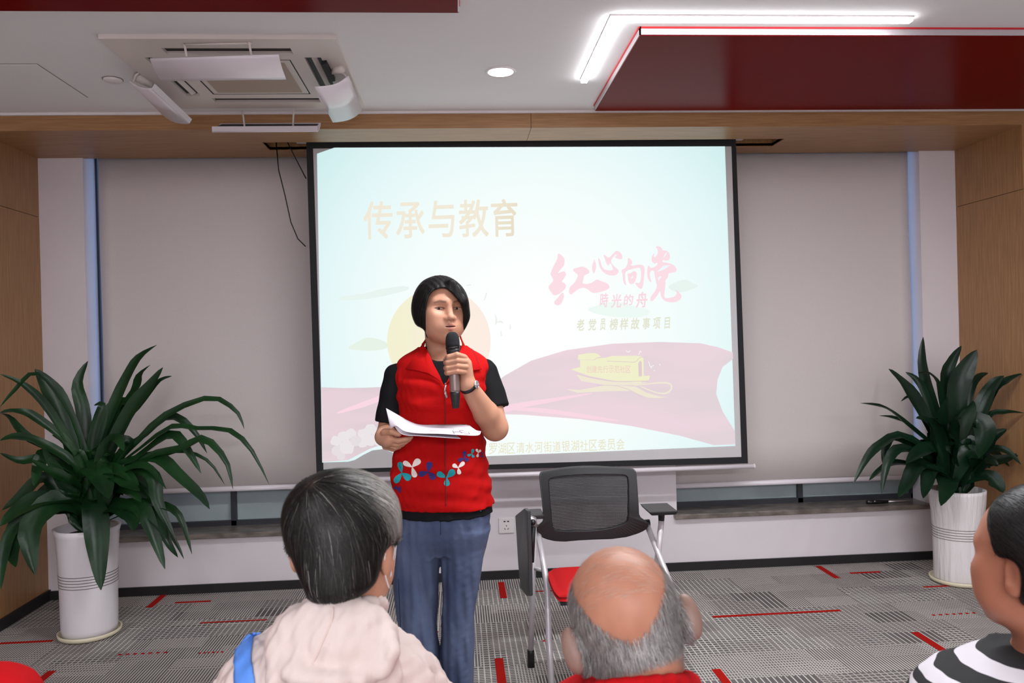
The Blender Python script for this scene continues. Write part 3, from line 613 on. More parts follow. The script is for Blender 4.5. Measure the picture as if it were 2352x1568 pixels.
ch = empty('training_chair', (fb[0]+.25, YC-.2, 0)); tag(ch, 'red seated training chair with black mesh back and folded side tablet, facing the audience', 'chair')
outer = smoothpoly([(300, 150), (303, 104), (330, 98), (480, 70), (650, 60), (850, 70), (955, 80), (974, 90), (980, 160), (990, 300), (997, 430), (1062, 436), (1066, 474), (1030, 518), (870, 568), (600, 576), (440, 592), (310, 562), (298, 515), (268, 512), (265, 476), (330, 470), (325, 360)], 1)
inner = smoothpoly([(365, 170), (372, 145), (500, 128), (650, 120), (800, 120), (900, 122), (917, 150), (918, 300), (918, 430), (895, 462), (760, 500), (600, 512), (420, 512), (395, 495), (385, 400)], 1)
def ringmesh(outer, inner, fn, th):
    # bridge two outlines (resampled by angle) to a solid frame
    c = np.mean(inner, 0); N_ = 120; A_ = np.linspace(-math.pi, math.pi, N_, endpoint=False)
    def res(poly):
        P = np.array(poly); out = []
        for a in A_:
            d = np.array((math.cos(a), math.sin(a))); best = 0
            for i in range(len(P)):
                p, q = P[i]-c, P[(i+1) % len(P)]-c; e = q-p; den = d[0]*e[1]-d[1]*e[0]
                if abs(den) < 1e-9: continue
                t = (p[0]*e[1]-p[1]*e[0])/den; s = (p[0]*d[1]-p[1]*d[0])/den
                if t > 0 and 0 <= s <= 1: best = max(best, t)
            out.append(c+d*best)
        return out
    O, I = res(outer), res(inner); vs = []
    for lay in (0, 1):
        for ring in (O, I): vs += [fn(p)+np.array((0, th*lay, 0)) for p in ring]
    f = []
    for k in range(N_):
        j = (k+1) % N_
        f += [(k, j, N_+j, N_+k), (2*N_+k, 3*N_+k, 3*N_+j, 2*N_+j), (k, 2*N_+k, 2*N_+j, j), (N_+k, N_+j, 3*N_+j, 3*N_+k)]
    return MB().add(vs, f), I
def backfn(p):
    q = CH(p[0], p[1]); u = (p[0]-645)/330.0; v = (p[1]-60)/520.0
    q2 = CH(p[0], p[1], YC-.035*u*u+.05*(1-v)-.02*math.sin(v*3.1)); return q2
rm, I_ = ringmesh(outer, inner, backfn, .022)
o = link('backrest_frame', rm, m_blk, ch); bevel(o, .004)
net = MB().add([backfn(p)+np.array((0, .010, 0)) for p in I_]+[backfn(np.mean(I_, 0))+np.array((0, .012, 0))], [(i, (i+1) % len(I_), len(I_)) for i in range(len(I_))])
link('mesh_net', net, m_net, ch)
# seat cushion: red pad, front edge towards us
def rounded_pad(x0, x1, y0, y1, zt, th, name, m, par, slope=0.0):
    P = []
    for i in range(17):
        v = i/16; row = []
        for j in range(17):
            u = j/16; su = math.copysign(abs(2*u-1)**.8, 2*u-1); sv = math.copysign(abs(2*v-1)**.8, 2*v-1)
            rr = max(abs(su), abs(sv)); z = zt-.5*th*(rr**6)-slope*(1-v)
            row.append(((x0+x1)/2+su*(x1-x0)/2*(1-.06*sv**4), (y0+y1)/2+sv*(y1-y0)/2*(1-.06*su**4), z))
        P.append(row)
    mb = MB().grid(P); Q = [[(a[0], a[1], zt-th+.012*(max(abs(2*i/16-1), abs(2*j/16-1))**4)-slope*(1-i/16)) for j, a in enumerate(r)] for i, r in enumerate(P)]
    o = len(mb.v); mb.grid([r[::-1] for r in Q])
    # side band
    n = 17; edge = [(0, j) for j in range(n)]+[(i, n-1) for i in range(1, n)]+[(n-1, j) for j in range(n-2, -1, -1)]+[(i, 0) for i in range(n-2, 0, -1)]
    for k in range(len(edge)):
        a, b_ = edge[k], edge[(k+1) % len(edge)]
        mb.f.append((a[0]*n+a[1], o+a[0]*n+(n-1-a[1]), o+b_[0]*n+(n-1-b_[1]), b_[0]*n+b_[1]))
    return link(name, mb, m, par, True)
sl0, sl1 = PZ(1252, 1297, .455), PZ(1478, 1290, .455); sf = PZ(1287, 1362, .44)
rounded_pad(sl0[0]+.002, sl0[0]+.425, sf[1]-.03, sl0[1], .46, .055, 'seat', m_fred, ch, .0)
link('seat_pan', MB().box(sl0[0]+.02, sl0[0]+.405, sf[1]+.0, sl0[1]-.02, .395, .408), m_blk, ch)
WID = .455
piv = CH(285, 500, YC-.01); knee = PY(1254, 1345, 3.10); arm = PY(1226, 1195, 3.17)
dx = np.array((WID, 0, 0))
def side(sh, right):
    s = np.array((sh, 0, 0)); k2 = knee*.5+fb*.5
    o = link('front_leg', MB().tube([piv+s, piv*.5+knee*.5+s+np.array((.004, 0, 0)), knee+np.array((0, 0, .03))+s, knee+s+np.array((.004, -.006, -.02)), k2+s, fb+s+np.array((0, 0, .05))], .0125, 12), m_tubes, ch, True)
    link('leg_foot', MB().tube([fb+s+np.array((0, 0, .052)), fb+s], [.0145, .016], 12), m_blk, o, True)
    o = link('rear_leg', MB().tube([arm+s, arm*.5+fa*.5+s, fa+s+np.array((0, 0, .06))], .0125, 12), m_tubes, ch, True)
    link('leg_foot', MB().tube([fa+s+np.array((0, 0, .075)), fa+s+np.array((0, 0, .06)), fa+s], [.0145, .0145, .015], 12), m_blk, o, True)
    for z in (.60, .42):
        f1 = (arm[2]-z)/(arm[2]-fa[2]); p = arm+(fa-arm)*f1; q = piv+(knee-piv)*((piv[2]-z)/(piv[2]-knee[2])) if z > knee[2] else knee+(fb-knee)*((knee[2]-z)/(knee[2]-fb[2]))
        link('stretcher', MB().tube([p+s, q+s], .008, 10), m_tubes, ch, True)
side(0, 0)
# right side: splayed upright carrying a plain armrest
pr = CH(1045, 462, YC-.01); s = pr-piv
dx = np.array((s[0], 0, 0))
kr = knee+dx+np.array((.03, 0, 0)); fr_ = fb+dx
o = link('front_leg', MB().tube([pr, pr*.5+kr*.5, kr, fr_*.5+kr*.5, fr_+np.array((0, 0, .05))], .0125, 12), m_tubes, ch, True)
link('leg_foot', MB().tube([fr_+np.array((0, 0, .052)), fr_], [.0145, .016], 12), m_blk, o, True)
ar = PY(1519, 1195, 3.2); far_ = fa+dx+np.array((.0, 0, 0)); 
o = link('rear_leg', MB().tube([ar, PY(1513, 1262, 3.2), ar*.35+far_*.65, far_+np.array((0, 0, .06))], .0125, 12), m_tubes, ch, True)
link('leg_foot', MB().tube([far_+np.array((0, 0, .075)), far_], [.0145, .015], 12), m_blk, o, True)
link('stretcher', MB().tube([PY(1513, 1262, 3.2), pr*.45+kr*.55], .008, 10), m_tubes, ch, True)
link('cross_rail', MB().tube([knee+np.array((0, .0, .0)), kr], .010, 10), m_tubes, ch, True)
a_ = PY(1519, 1171, 3.2)
o = link('armrest', MB().hexa([a_+np.array(q) for q in ((-.062, -.05, .004), (.058, -.05, .004), (.058, .12, .004), (-.062, .12, .004))], [a_+np.array(q) for q in ((-.052, -.045, -.012), (.05, -.045, -.012), (.05, .115, -.012), (-.052, .115, -.012))]), m_blk, ch); bevel(o, .004)
link('arm_post', MB().tube([a_+np.array((0, 0, -.008)), a_+np.array((0, 0, -.02)), ar], [.03, .014, .0125], 12), m_blk, o, True)
# left: chrome knuckle, small rest and the dark writing tablet folded down
link('hinge', MB().tube([PY(1211, 1188, 3.15), PY(1224, 1194, 3.15), PY(1227, 1208, 3.16)], [.012, .017, .014], 12), m_chrome, ch, True)
link('hinge_cap', MB().tube([PY(1224, 1199, 3.135), PY(1224, 1199, 3.12)], .012, 14), m_blk, ch, True)
link('strut', MB().tube([PY(1224, 1210, 3.15), PY(1222, 1290, 3.17)], [.012, .009], 10), m_blk, ch, True)
a_ = PY(1232, 1184, 3.24)
bevel(link('armrest', MB().box(a_[0]-.03, a_[0]+.03, a_[1]-.03, a_[1]+.1, a_[2]-.008, a_[2]+.008), m_blk, ch), .003)
TB = lambda x, y, Y: PY(1140+x/3.028, 1050+y/3.028, Y)
tp = [TB(130, 405, 3.26), TB(192, 354, 3.10), TB(214, 372, 3.06), TB(222, 700, 3.06), TB(229, 965, 3.06), TB(208, 966, 3.1), TB(166, 910, 3.2), TB(152, 740, 3.26)]
bevel(link('writing_tablet', MB().prism(tp, (.016, .004, 0)), m_tab, ch), .004)
pivot_rod = link('back_pivot', MB().tube([CH(262, 495, YC-.005), CH(335, 488, YC-.005)], .016, 14), m_blk, ch, True)
link('back_pivot', MB().tube([CH(1000, 462, YC-.005), CH(1066, 456, YC-.005)], .016, 14), m_blk, ch, True)

# ------------------------------------------------------------------ potted plants
m_pot = mat('white_glazed_ceramic', lin(228, 222, 226), .25, var=.05, vscale=25, stretch=(1, 1, .12), bump=.0)
m_pot2 = mat('white_ribbed_ceramic', lin(228, 222, 222), .35, bump=.9, bscale=30, stretch=(1.6, 1.6, .14), var=.05, vscale=25)
m_ring = mat('dark_glaze_line', lin(96, 84, 78), .4)
m_sauc = mat('cream_plastic', lin(222, 212, 184), .35)
m_soil = mat('dark_soil', lin(44, 34, 28), .95, var=.4, vscale=90, bump=.6, bscale=80)
m_leaf = mat('dark_green_leaf', lin(13, 40, 19), .36, spec=.3, col2=lin(24, 60, 26), vscale=6, bump=.05, bscale=60)
m_leaf2 = mat('dark_green_leaf_broad', lin(9, 30, 18), .36, spec=.3, col2=lin(15, 42, 23), vscale=6, bump=.05, bscale=60)
m_tipb = mat('dry_leaf_tip', lin(170, 130, 80), .7)
def catmull(P, n):
    P = [np.array(p, float) for p in P]; out = []
    for t in np.linspace(0, len(P)-1, n):
        i = min(int(t), len(P)-2); f = t-i; a0, a1, a2, a3 = P[max(i-1, 0)], P[i], P[i+1], P[min(i+2, len(P)-1)]
        out.append(.5*((2*a1)+(-a0+a2)*f+(2*a0-5*a1+4*a2-a3)*f*f+(-a0+3*a1-3*a2+a3)*f**3))
    return out
def leaf(pts, w, mat_, par, seed=0, face=None):
    """blade along pts with a sunken midrib; widest past the middle, narrow stalk and tip"""
    n = 15; c = catmull(pts, n); rnd = random.Random(seed); tw = rnd.uniform(-.5, .5); L_ = []
    for i, p in enumerate(c):
        s = i/(n-1); t = c[min(i+1, n-1)]-c[max(i-1, 0)]; t /= np.linalg.norm(t)+1e-9
        view = CAM-p; view /= np.linalg.norm(view); up = np.array((0, 0, 1.0))
        nrm = view*(face if face is not None else .75)+up*.7+np.array((math.sin(tw*3), 0, 0))*.35
        sd = np.cross(t, nrm); sd /= np.linalg.norm(sd)+1e-9; a = tw*.9*s; sd = sd*math.cos(a)+np.cross(t, sd)*math.sin(a)
        nn = np.cross(sd, t)
        ww = w*.5*max(.10 if s < .3 else .015, (math.sin(math.pi*min(1, max(0, (s-.10)/.9))**.95)))**.8
        wav = .12*ww*math.sin(s*17+seed)
        L_.append([p-sd*ww+nn*(ww*.28+wav), p-sd*ww*.5+nn*ww*.10, p-nn*ww*.06, p+sd*ww*.5+nn*ww*.10, p+sd*ww+nn*(ww*.28-wav)])
    return link('leaf', MB().grid(L_), mat_, par, True)
def pot(cx, cy, prof, ringz, n_groove, m, label, ribbed):
    t = empty('potted_plant', (cx, cy, .012)); tag(t, label, 'plant', 'tall potted plants flanking the screen')
    base = .012
    link('pot', MB().lathe([(0, base)]+[(r, z) for r, z in prof]+[(prof[-1][0]-.012, prof[-1][1]), (prof[-1][0]-.014, prof[-1][1]-.05), (0, prof[-1][1]-.05)], (cx, cy, 0), 56), m, t, True)
    for k in range(n_groove):
        z = ringz+.0135*k; r = np.interp(z, [q[1] for q in prof], [q[0] for q in prof])
        link('glaze_ring', MB().lathe([(r-.002, z-.0022), (r+.0012, z-.0012), (r+.0012, z+.0012), (r-.002, z+.0022)], (cx, cy, 0), 56), m_ring, t, True)
    zt = prof[-1][1]-.035
    link('soil', MB().lathe([(prof[-1][0]-.016, zt-.02), (prof[-1][0]*.7, zt), (prof[-1][0]*.3, zt+.008), (0, zt+.01)], (cx, cy, 0), 32), m_soil, t, True)
    return t, zt
def saucer(cx, cy, r, label):
    t = link('plant_saucer', MB().lathe([(0, 0), (r*.86, 0), (r*.97, .008), (r, .024), (r-.004, .026), (r-.008, .024), (r*.93, .011), (r*.84, .0105), (0, .0105)], (0, 0, 0), 56), m_sauc, None, True)
    t.location = (cx, cy, FT); tag(t, label, 'saucer', 'cream saucers under the plants')
P0 = PZ(203, 1447, 0); pxm = lambda y: FPX/y
Yp = 3.86; cx = PY(203, 1300, Yp)[0]; zr = PY(201, 1208, Yp)[2]
saucer(cx, Yp, .139, 'round cream saucer under the left plant pot')
pl, zt = pot(cx, Yp, [(.118, .016), (.122, .05), (.124, .14), (.1245, .22), (.127, .30), (.131, .40), (.138, zr-.03), (.146, zr)], PY(201, 1353, Yp-.12)[2], 5, m_pot, 'big drooping strap leaved plant in a white ceramic pot at the left', 0)
def LP(x, y, d): return PY(x/2.178, 760+y/2.178, Yp+d)
def LR(x, y, d): return PY(1900+x/2.449, 740+y/2.449, Yr+d)
LEFT = [
([(560, 700), (680, 560), (830, 420), (1050, 335), (1180, 400), (1222, 490)], 32, -.05), ([(560, 720), (700, 590), (860, 480), (980, 490), (1150, 500), (1260, 600), (1345, 765)], 36, -.12),
([(600, 730), (760, 620), (900, 590), (1020, 540), (1130, 650), (1165, 790)], 40, -.2), ([(560, 650), (720, 530), (850, 430), (960, 490), (1035, 610)], 48, .05),
([(600, 720), (720, 610), (860, 520), (940, 600), (1005, 710)], 56, -.1), ([(620, 700), (780, 640), (900, 600), (1040, 650), (1125, 770)], 24, .02),
([(560, 700), (700, 640), (800, 640), (890, 720), (1000, 820), (1048, 890)], 64, -.15), ([(440, 740), (560, 400), (645, 215), (700, 130), (785, 70)], 58, .06),
([(480, 720), (600, 420), (680, 290), (700, 220), (752, 170)], 48, .12), ([(500, 720), (640, 420), (740, 290), (815, 182)], 74, 0), ([(560, 560), (690, 380), (790, 255), (860, 225)], 30, .04),
([(440, 760), (420, 430), (388, 270), (440, 150)], 62, .08), ([(440, 760), (310, 400), (235, 270), (175, 190)], 92, -.06), ([(420, 700), (250, 400), (120, 270), (0, 215)], 36, -.24),
([(400, 640), (190, 440), (70, 402), (0, 410)], 40, -.28), ([(400, 560), (290, 320), (172, 212), (70, 300), (0, 380)], 26, -.26), ([(400, 680), (150, 540), (50, 440), (0, 412)], 40, -.26),
([(400, 700), (200, 560), (80, 530), (0, 548)], 50, -.28), ([(380, 720), (230, 640), (100, 650), (0, 610)], 46, -.22), ([(400, 720), (240, 610), (190, 690), (170, 775)], 62, -.2),
([(440, 860), (220, 840), (90, 900), (0, 975)], 90, -.24), ([(420, 900), (280, 860), (150, 1000), (175, 1220)], 120, -.26), ([(380, 900), (130, 930), (60, 1080), (80, 1180)], 84, -.24),
([(300, 880), (80, 980), (20, 1120), (5, 1290)], 52, -.3), ([(460, 850), (478, 940), (490, 1100), (505, 1295)], 108, -.22), ([(430, 700), (470, 690), (520, 760), (545, 838)], 110, -.2),
([(560, 840), (690, 700), (770, 740), (790, 860), (880, 1050)], 70, -.1), ([(500, 900), (590, 880), (660, 930), (665, 1000)], 96, -.18), ([(520, 900), (640, 855), (800, 870), (900, 930), (960, 1115)], 46, -.1),
([(540, 910), (720, 890), (790, 960), (832, 1040)], 64, -.14), ([(540, 900), (690, 880), (760, 1000), (825, 1190)], 74, -.18), ([(600, 900), (780, 930), (840, 1060), (890, 1132)], 42, -.12),
([(620, 920), (800, 950), (880, 1060), (920, 1140)], 22, -.06), ([(540, 760), (640, 690), (740, 680), (832, 790)], 44, -.16), ([(440, 760), (470, 520), (510, 375), (470, 372)], 46, .03),
([(480, 740), (540, 460), (600, 360), (705, 358)], 74, .05), ([(540, 800), (600, 640), (650, 560), (600, 520)], 60, -.02), ([(440, 800), (360, 640), (330, 560), (260, 520)], 62, -.1),
([(440, 820), (330, 740), (240, 700), (150, 640)], 60, -.2), ([(450, 840), (350, 800), (280, 690), (210, 580)], 60, -.14), ([(480, 840), (560, 720), (640, 770), (700, 800)], 66, -.2), ([(480, 820), (520, 600), (580, 540), (620, 600)], 70, -.15)]
rr = random.Random(3)
for k in range(26):
    bx = 430+rr.uniform(-70, 90); ang = rr.uniform(-1.3, 1.3); ln = rr.uniform(230, 430); d = rr.uniform(-.16, .16)
    LEFT.append(([(bx, 930), (bx+math.sin(ang)*ln*.35, 930-ln*.5), (bx+math.sin(ang)*ln*.7, 930-ln*.85*max(.25, math.cos(ang))), (bx+math.sin(ang)*ln*.95, 930-ln*.9*max(.1, math.cos(ang*1.25)))], rr.uniform(55, 95), d))
def base_pts(pts, d, LF, c, zt, r, rnd):
    """start each blade at the soil, then follow the traced points"""
    a = rnd.uniform(0, 6.28); q = np.array((c[0]+r*math.cos(a)*rnd.random(), c[1]+r*math.sin(a)*rnd.random(), zt))
    n = len(pts); T = [LF(x, y, d*((i+1)/n)**1.0) for i, (x, y) in enumerate(pts)]
    if T[0][2] > zt+.05: return [q]+T
    return [q, q*.4+T[0]*.6+np.array((0, 0, .03))]+T
rnd = random.Random(5)
for i, (pts, w, d) in enumerate(LEFT):
    leaf(base_pts(pts, d, LP, (cx, Yp), zt, .05, rnd), w/2.178/FPX*Yp*1.05, m_leaf, pl, i, .9 if i in (24, 25, 27) else None)
Yr = 4.02; cxr = PY(2201, 1250, Yr)[0]; zrr = PY(2200, 1122, Yr)[2]
saucer(cxr, Yr, .145, 'round cream saucer under the right plant pot')
pr_, ztr = pot(cxr, Yr, [(.118, .016), (.122, .03), (.121, .10), (.121, .20), (.123, .28), (.127, .38), (.133, zrr-.08), (.137, zrr-.02), (.138, zrr)], PY(2200, 1245, Yr-.12)[2], 5, m_pot2, 'dense broad leaved plant in a ribbed white pot at the right', 1)
RIGHT = [
([(700, 800), (600, 500), (540, 250), (540, 82)], 72, .1), ([(680, 800), (520, 480), (420, 340), (345, 262)], 84, -.05), ([(680, 800), (560, 420), (500, 320), (440, 280)], 42, .08), ([(700, 800), (640, 420), (590, 300), (510, 285)], 58, 0),
([(720, 800), (660, 360), (700, 220), (755, 132)], 68, .06), ([(730, 800), (720, 420), (780, 260), (842, 155)], 118, -.04), ([(760, 800), (800, 400), (850, 310), (905, 285)], 50, .08), ([(760, 800), (880, 460), (940, 350), (995, 300)], 92, -.05),
([(780, 780), (920, 420), (1010, 330), (1107, 285)], 62, -.1), ([(780, 780), (900, 540), (1000, 505), (1107, 510)], 42, -.12), ([(700, 800), (430, 560), (320, 480), (185, 455)], 56, -.1), ([(700, 800), (470, 590), (380, 540), (290, 525)], 42, .02),
([(660, 800), (430, 640), (300, 690), (220, 770), (145, 912)], 58, -.12), ([(660, 800), (390, 650), (330, 700), (310, 790)], 52, -.06), ([(660, 820), (430, 710), (340, 790), (305, 962)], 60, -.15), ([(660, 850), (400, 790), (300, 830), (235, 890)], 48, -.08),
([(680, 860), (520, 800), (450, 910), (400, 985)], 88, -.2), ([(700, 880), (590, 830), (560, 910), (540, 990)], 80, -.22), ([(720, 900), (680, 880), (675, 940), (640, 1032)], 110, -.24), ([(780, 700), (830, 555), (885, 600), (880, 690), (852, 765)], 112, -.2),
([(760, 800), (880, 580), (905, 680), (890, 742)], 92, -.12), ([(780, 860), (900, 730), (1000, 720), (1090, 800)], 56, -.15), ([(780, 880), (880, 800), (1000, 770), (1080, 740)], 72, -.05), ([(780, 890), (900, 870), (960, 915), (990, 958)], 96, -.12),
([(680, 780), (520, 500), (470, 420), (415, 445)], 42, .02), ([(740, 880), (740, 640), (800, 500), (820, 440)], 84, -.1), ([(700, 860), (620, 660), (560, 560), (500, 540)], 90, -.12), ([(720, 860), (650, 640), (660, 520), (680, 420)], 100, -.14), ([(760, 880), (840, 720), (930, 640), (1010, 600)], 80, -.02)]
rr = random.Random(9)
for k in range(26):
    bx = 735+rr.uniform(-70, 70); ang = rr.uniform(-1.2, 1.2); ln = rr.uniform(230, 430); d = rr.uniform(-.18, .14)
    RIGHT.append(([(bx, 900), (bx+math.sin(ang)*ln*.35, 900-ln*.5), (bx+math.sin(ang)*ln*.65, 900-ln*.85*max(.25, math.cos(ang))), (bx+math.sin(ang)*ln*.9, 900-ln*.9*max(.1, math.cos(ang*1.25)))], rr.uniform(70, 110), d))
rnd = random.Random(6)
for i, (pts, w, d) in enumerate(RIGHT):
    leaf(base_pts(pts, d, LR, (cxr, Yr), ztr, .05, rnd), w/2.449/FPX*Yr*1.05, m_leaf2, pr_, i+100, .9 if i in (16, 18, 19) else None)
# ------------------------------------------------------------------ smooth solids for bodies, hair and cloth
A3 = lambda *p: np.array(p, np.float32)
def smin(a, b, k):
    h = np.maximum(k-np.abs(a-b), 0)/k; return np.minimum(a, b)-h*h*k*.25
def smax(a, b, k): return -smin(-a, -b, k)
def s_ell(P, c, r):
    r = np.array(r, np.float32); q = P-np.array(c, np.float32); k0 = np.sqrt(((q/r)**2).sum(1)); k1 = np.sqrt(((q/(r*r))**2).sum(1))+1e-9
    return k0*(k0-1)/k1
def s_cone(P, a, b, ra, rb):
    a = np.array(a, np.float32); ab = np.array(b, np.float32)-a; q = P-a; t = np.clip(q@ab/(ab@ab), 0, 1)
    return np.sqrt(((q-t[:, None]*ab)**2).sum(1))-(ra+(rb-ra)*t)
def s_flat(P, a, b, ra, rb, fl=0.0):          # cone with flat ends
    a = np.array(a, np.float32); ab = np.array(b, np.float32)-a; L = np.linalg.norm(ab); q = P-a; t = q@ab/(L*L)
    rad = np.sqrt(np.maximum(((q-t[:, None]*ab)**2).sum(1), 0))-(ra+(rb-ra)*np.clip(t, 0, 1))
    return np.maximum(rad, np.maximum(-t, t-1)*L)
def s_chain(P, pts, rs, k=.004):
    d = None
    for i in range(len(pts)-1):
        e = s_cone(P, pts[i], pts[i+1], rs[i], rs[i+1]); d = e if d is None else smin(d, e, k)
    return d
def s_loft(P, rows, n=2.3):
    R = np.array(rows, float); R = R[np.argsort(R[:, 0])]; z = P[:, 2]
    zz = np.linspace(R[0, 0], R[-1, 0], 120); S = [np.convolve(np.pad(np.interp(zz, R[:, 0], R[:, k]), 4, 'edge'), np.ones(9)/9, 'valid') for k in range(1, 5)]
    cx, cy, a, b = [np.interp(z, zz, s) for s in S]
    q = (np.abs((P[:, 0]-cx)/a)**n+np.abs((P[:, 1]-cy)/b)**n)**(1/n)
    return np.maximum((q-1)*np.minimum(a, b)*1.0, np.maximum(z-R[-1, 0], R[0, 0]-z)).astype(np.float32)
def s_poly2(U, V, poly):                        # signed distance to a polygon in a plane
    P = np.array(poly, np.float32); d = np.full(U.shape, 1e9, np.float32); s = np.ones(U.shape, bool)
    n = len(P); ins = np.zeros(U.shape, bool)
    for i in range(n):
        a, b = P[i], P[(i+1) % n]; e = b-a; wx, wy = U-a[0], V-a[1]; t = np.clip((wx*e[0]+wy*e[1])/(e@e+1e-12), 0, 1)
        d = np.minimum(d, (wx-e[0]*t)**2+(wy-e[1]*t)**2)
        c = ((a[1] > V) != (b[1] > V)) & (U < (b[0]-a[0])*(V-a[1])/(b[1]-a[1]+1e-12)+a[0]); ins ^= c
    d = np.sqrt(d); return np.where(ins, -d, d)
def folds(P, f, seed=0):
    r = np.random.RandomState(seed); o = 0
    for k in range(4):
        w = r.normal(size=3)*f*(1+.5*k); o = o+np.sin(P@w.astype(np.float32)+r.rand()*6.28)/(1+.5*k)
    return (o/2.5).astype(np.float32)
CAMf = CAM.astype(np.float32)
def pix(P):                                     # picture position of world points (for tracing outlines onto a form)
    v = P-CAMf; w = v@CF.astype(np.float32); return 1176+FPX*(v@CR.astype(np.float32))/w, 784-FPX*(v@CU.astype(np.float32))/w
def grid_mesh(fn, lo, hi, h, skip=None):
    lo = np.array(lo, float); hi = np.array(hi, float); B = 8
    nb = np.maximum(np.ceil((hi-lo)/(h*B)).astype(int), 1); n = nb*B+1
    cz = [lo[k]+h*B*(np.arange(nb[k])+.5) for k in range(3)]
    C = np.stack(np.meshgrid(*cz, indexing='ij'), -1).reshape(-1, 3).astype(np.float32); dc = fn(C)
    keep = np.abs(dc) < h*B*1.7
    D = np.repeat(np.repeat(np.repeat(np.where(dc < 0, -1, 1).astype(np.float32).reshape(nb), B, 0), B, 1), B, 2)
    D = np.pad(D, ((0, 1),)*3, mode='edge')
    M_ = np.zeros(n, bool); ki = np.argwhere(keep.reshape(nb))
    loc = np.stack(np.meshgrid(*[np.arange(B+1)]*3, indexing='ij'), -1).reshape(-1, 3)
    for s in range(0, len(ki), 4000):
        I = (ki[s:s+4000, None, :]*B+loc[None]).reshape(-1, 3); M_[I[:, 0], I[:, 1], I[:, 2]] = True
    I = np.argwhere(M_)
    for s in range(0, len(I), 400000):
        J = I[s:s+400000]; D[J[:, 0], J[:, 1], J[:, 2]] = fn((lo+J*h).astype(np.float32))
    S = D < 0; c8 = [(i, j, k) for i in (0, 1) for j in (0, 1) for k in (0, 1)]
    cnt = sum(S[i:n[0]-1+i, j:n[1]-1+j, k:n[2]-1+k].astype(np.int8) for i, j, k in c8)
    act = (cnt > 0) & (cnt < 8)
    if skip is not None:
        X = [lo[k]+h*(np.arange(n[k]-1)+.5) for k in range(3)]
        for (a, b) in skip:
            m = [(X[k] > a[k]) & (X[k] < b[k]) for k in range(3)]; act &= ~(m[0][:, None, None] & m[1][None, :, None] & m[2][None, None, :])
    A_ = np.argwhere(act); idx = -np.ones(act.shape, np.int64); idx[A_[:, 0], A_[:, 1], A_[:, 2]] = np.arange(len(A_))
    val = np.stack([D[A_[:, 0]+i, A_[:, 1]+j, A_[:, 2]+k] for i, j, k in c8], 1); off = np.array(c8, float)
    acc = np.zeros((len(A_), 3)); ct = np.zeros(len(A_))
    for p in range(8):
        for q in range(p+1, 8):
            if np.abs(off[p]-off[q]).sum() != 1: continue
            m = (val[:, p] < 0) != (val[:, q] < 0); t = val[:, p]/(val[:, p]-val[:, q]+1e-12); t = np.clip(np.where(m, t, 0), 0, 1)
            acc += np.where(m[:, None], off[p]+t[:, None]*(off[q]-off[p]), 0); ct += m
    V = lo+(A_+acc/ct[:, None])*h
    Q = []
    for ax in range(3):
        a1, a2 = (ax+1) % 3, (ax+2) % 3
        sl0 = [slice(None)]*3; sl1 = [slice(None)]*3; sl0[ax] = slice(0, n[ax]-1); sl1[ax] = slice(1, n[ax])
        for a in (a1, a2): sl0[a] = slice(1, n[a]-1); sl1[a] = slice(1, n[a]-1)
        s0, s1 = S[tuple(sl0)], S[tuple(sl1)]; E_ = np.argwhere(s0 != s1); flip = s0[E_[:, 0], E_[:, 1], E_[:, 2]]
        base = E_.copy(); base[:, a1] += 1; base[:, a2] += 1; q = []
        for (u, v) in ((1, 1), (0, 1), (0, 0), (1, 0)):
            t = base.copy(); t[:, a1] -= u; t[:, a2] -= v; q.append(idx[t[:, 0], t[:, 1], t[:, 2]])
        q = np.stack(q, 1); q[~flip] = q[~flip][:, ::-1]; Q.append(q[(q >= 0).all(1)])
    return V, np.concatenate(Q)
def np_mesh(name, V, F, col=None, smooth=True):
    me = bpy.data.meshes.new(name); k = F.shape[1]
    me.vertices.add(len(V)); me.vertices.foreach_set('co', np.asarray(V, np.float32).ravel())
    me.loops.add(F.size); me.loops.foreach_set('vertex_index', F.ravel().astype(np.int32))
    me.polygons.add(len(F)); me.polygons.foreach_set('loop_start', (np.arange(len(F))*k).astype(np.int32)); me.polygons.foreach_set('loop_total', np.full(len(F), k, np.int32))
    if smooth: me.polygons.foreach_set('use_smooth', np.ones(len(F), bool))
    if col is not None:
        a = me.color_attributes.new('Col', 'FLOAT_COLOR', 'POINT'); a.data.foreach_set('color', np.c_[col, np.ones(len(V))].astype(np.float32).ravel())
    me.update(calc_edges=True); me.validate(); return me
def solid(name, fn, boxes, mat_, parent, colf=None, relax=1):
    """boxes: list of (lo, hi, h); finer ones first, later ones skip what the earlier ones cover"""
    Vs, Fs, o = [], [], 0
    for i, (lo, hi, h) in enumerate(boxes):
        V, F = grid_mesh(fn, lo, hi, h, [(np.array(a)+2.5*h, np.array(b)-2.5*h) for a, b, c in boxes[:i]])
        for _ in range(relax):     # pull the vertices onto the surface
            P = V.astype(np.float32); d = fn(P); e = h*.5; g = np.stack([fn(P+np.eye(3, dtype=np.float32)[k]*e)-d for k in range(3)], 1)/e
            V = V-np.clip(d/np.maximum((g*g).sum(1), .3), -h, h)[:, None]*g
        Vs.append(V); Fs.append(F+o); o += len(V)
    V = np.concatenate(Vs); F = np.concatenate(Fs)
    return link(name, np_mesh(name, V, F, colf(V.astype(np.float32)) if colf else None), mat_, parent)
def grad(fn, P, e=.002):
    d = fn(P); g = np.stack([fn(P+np.eye(3, dtype=np.float32)[k]*e)-d for k in range(3)], 1)/e
    return d, g/(np.linalg.norm(g, axis=1)[:, None]+1e-9)
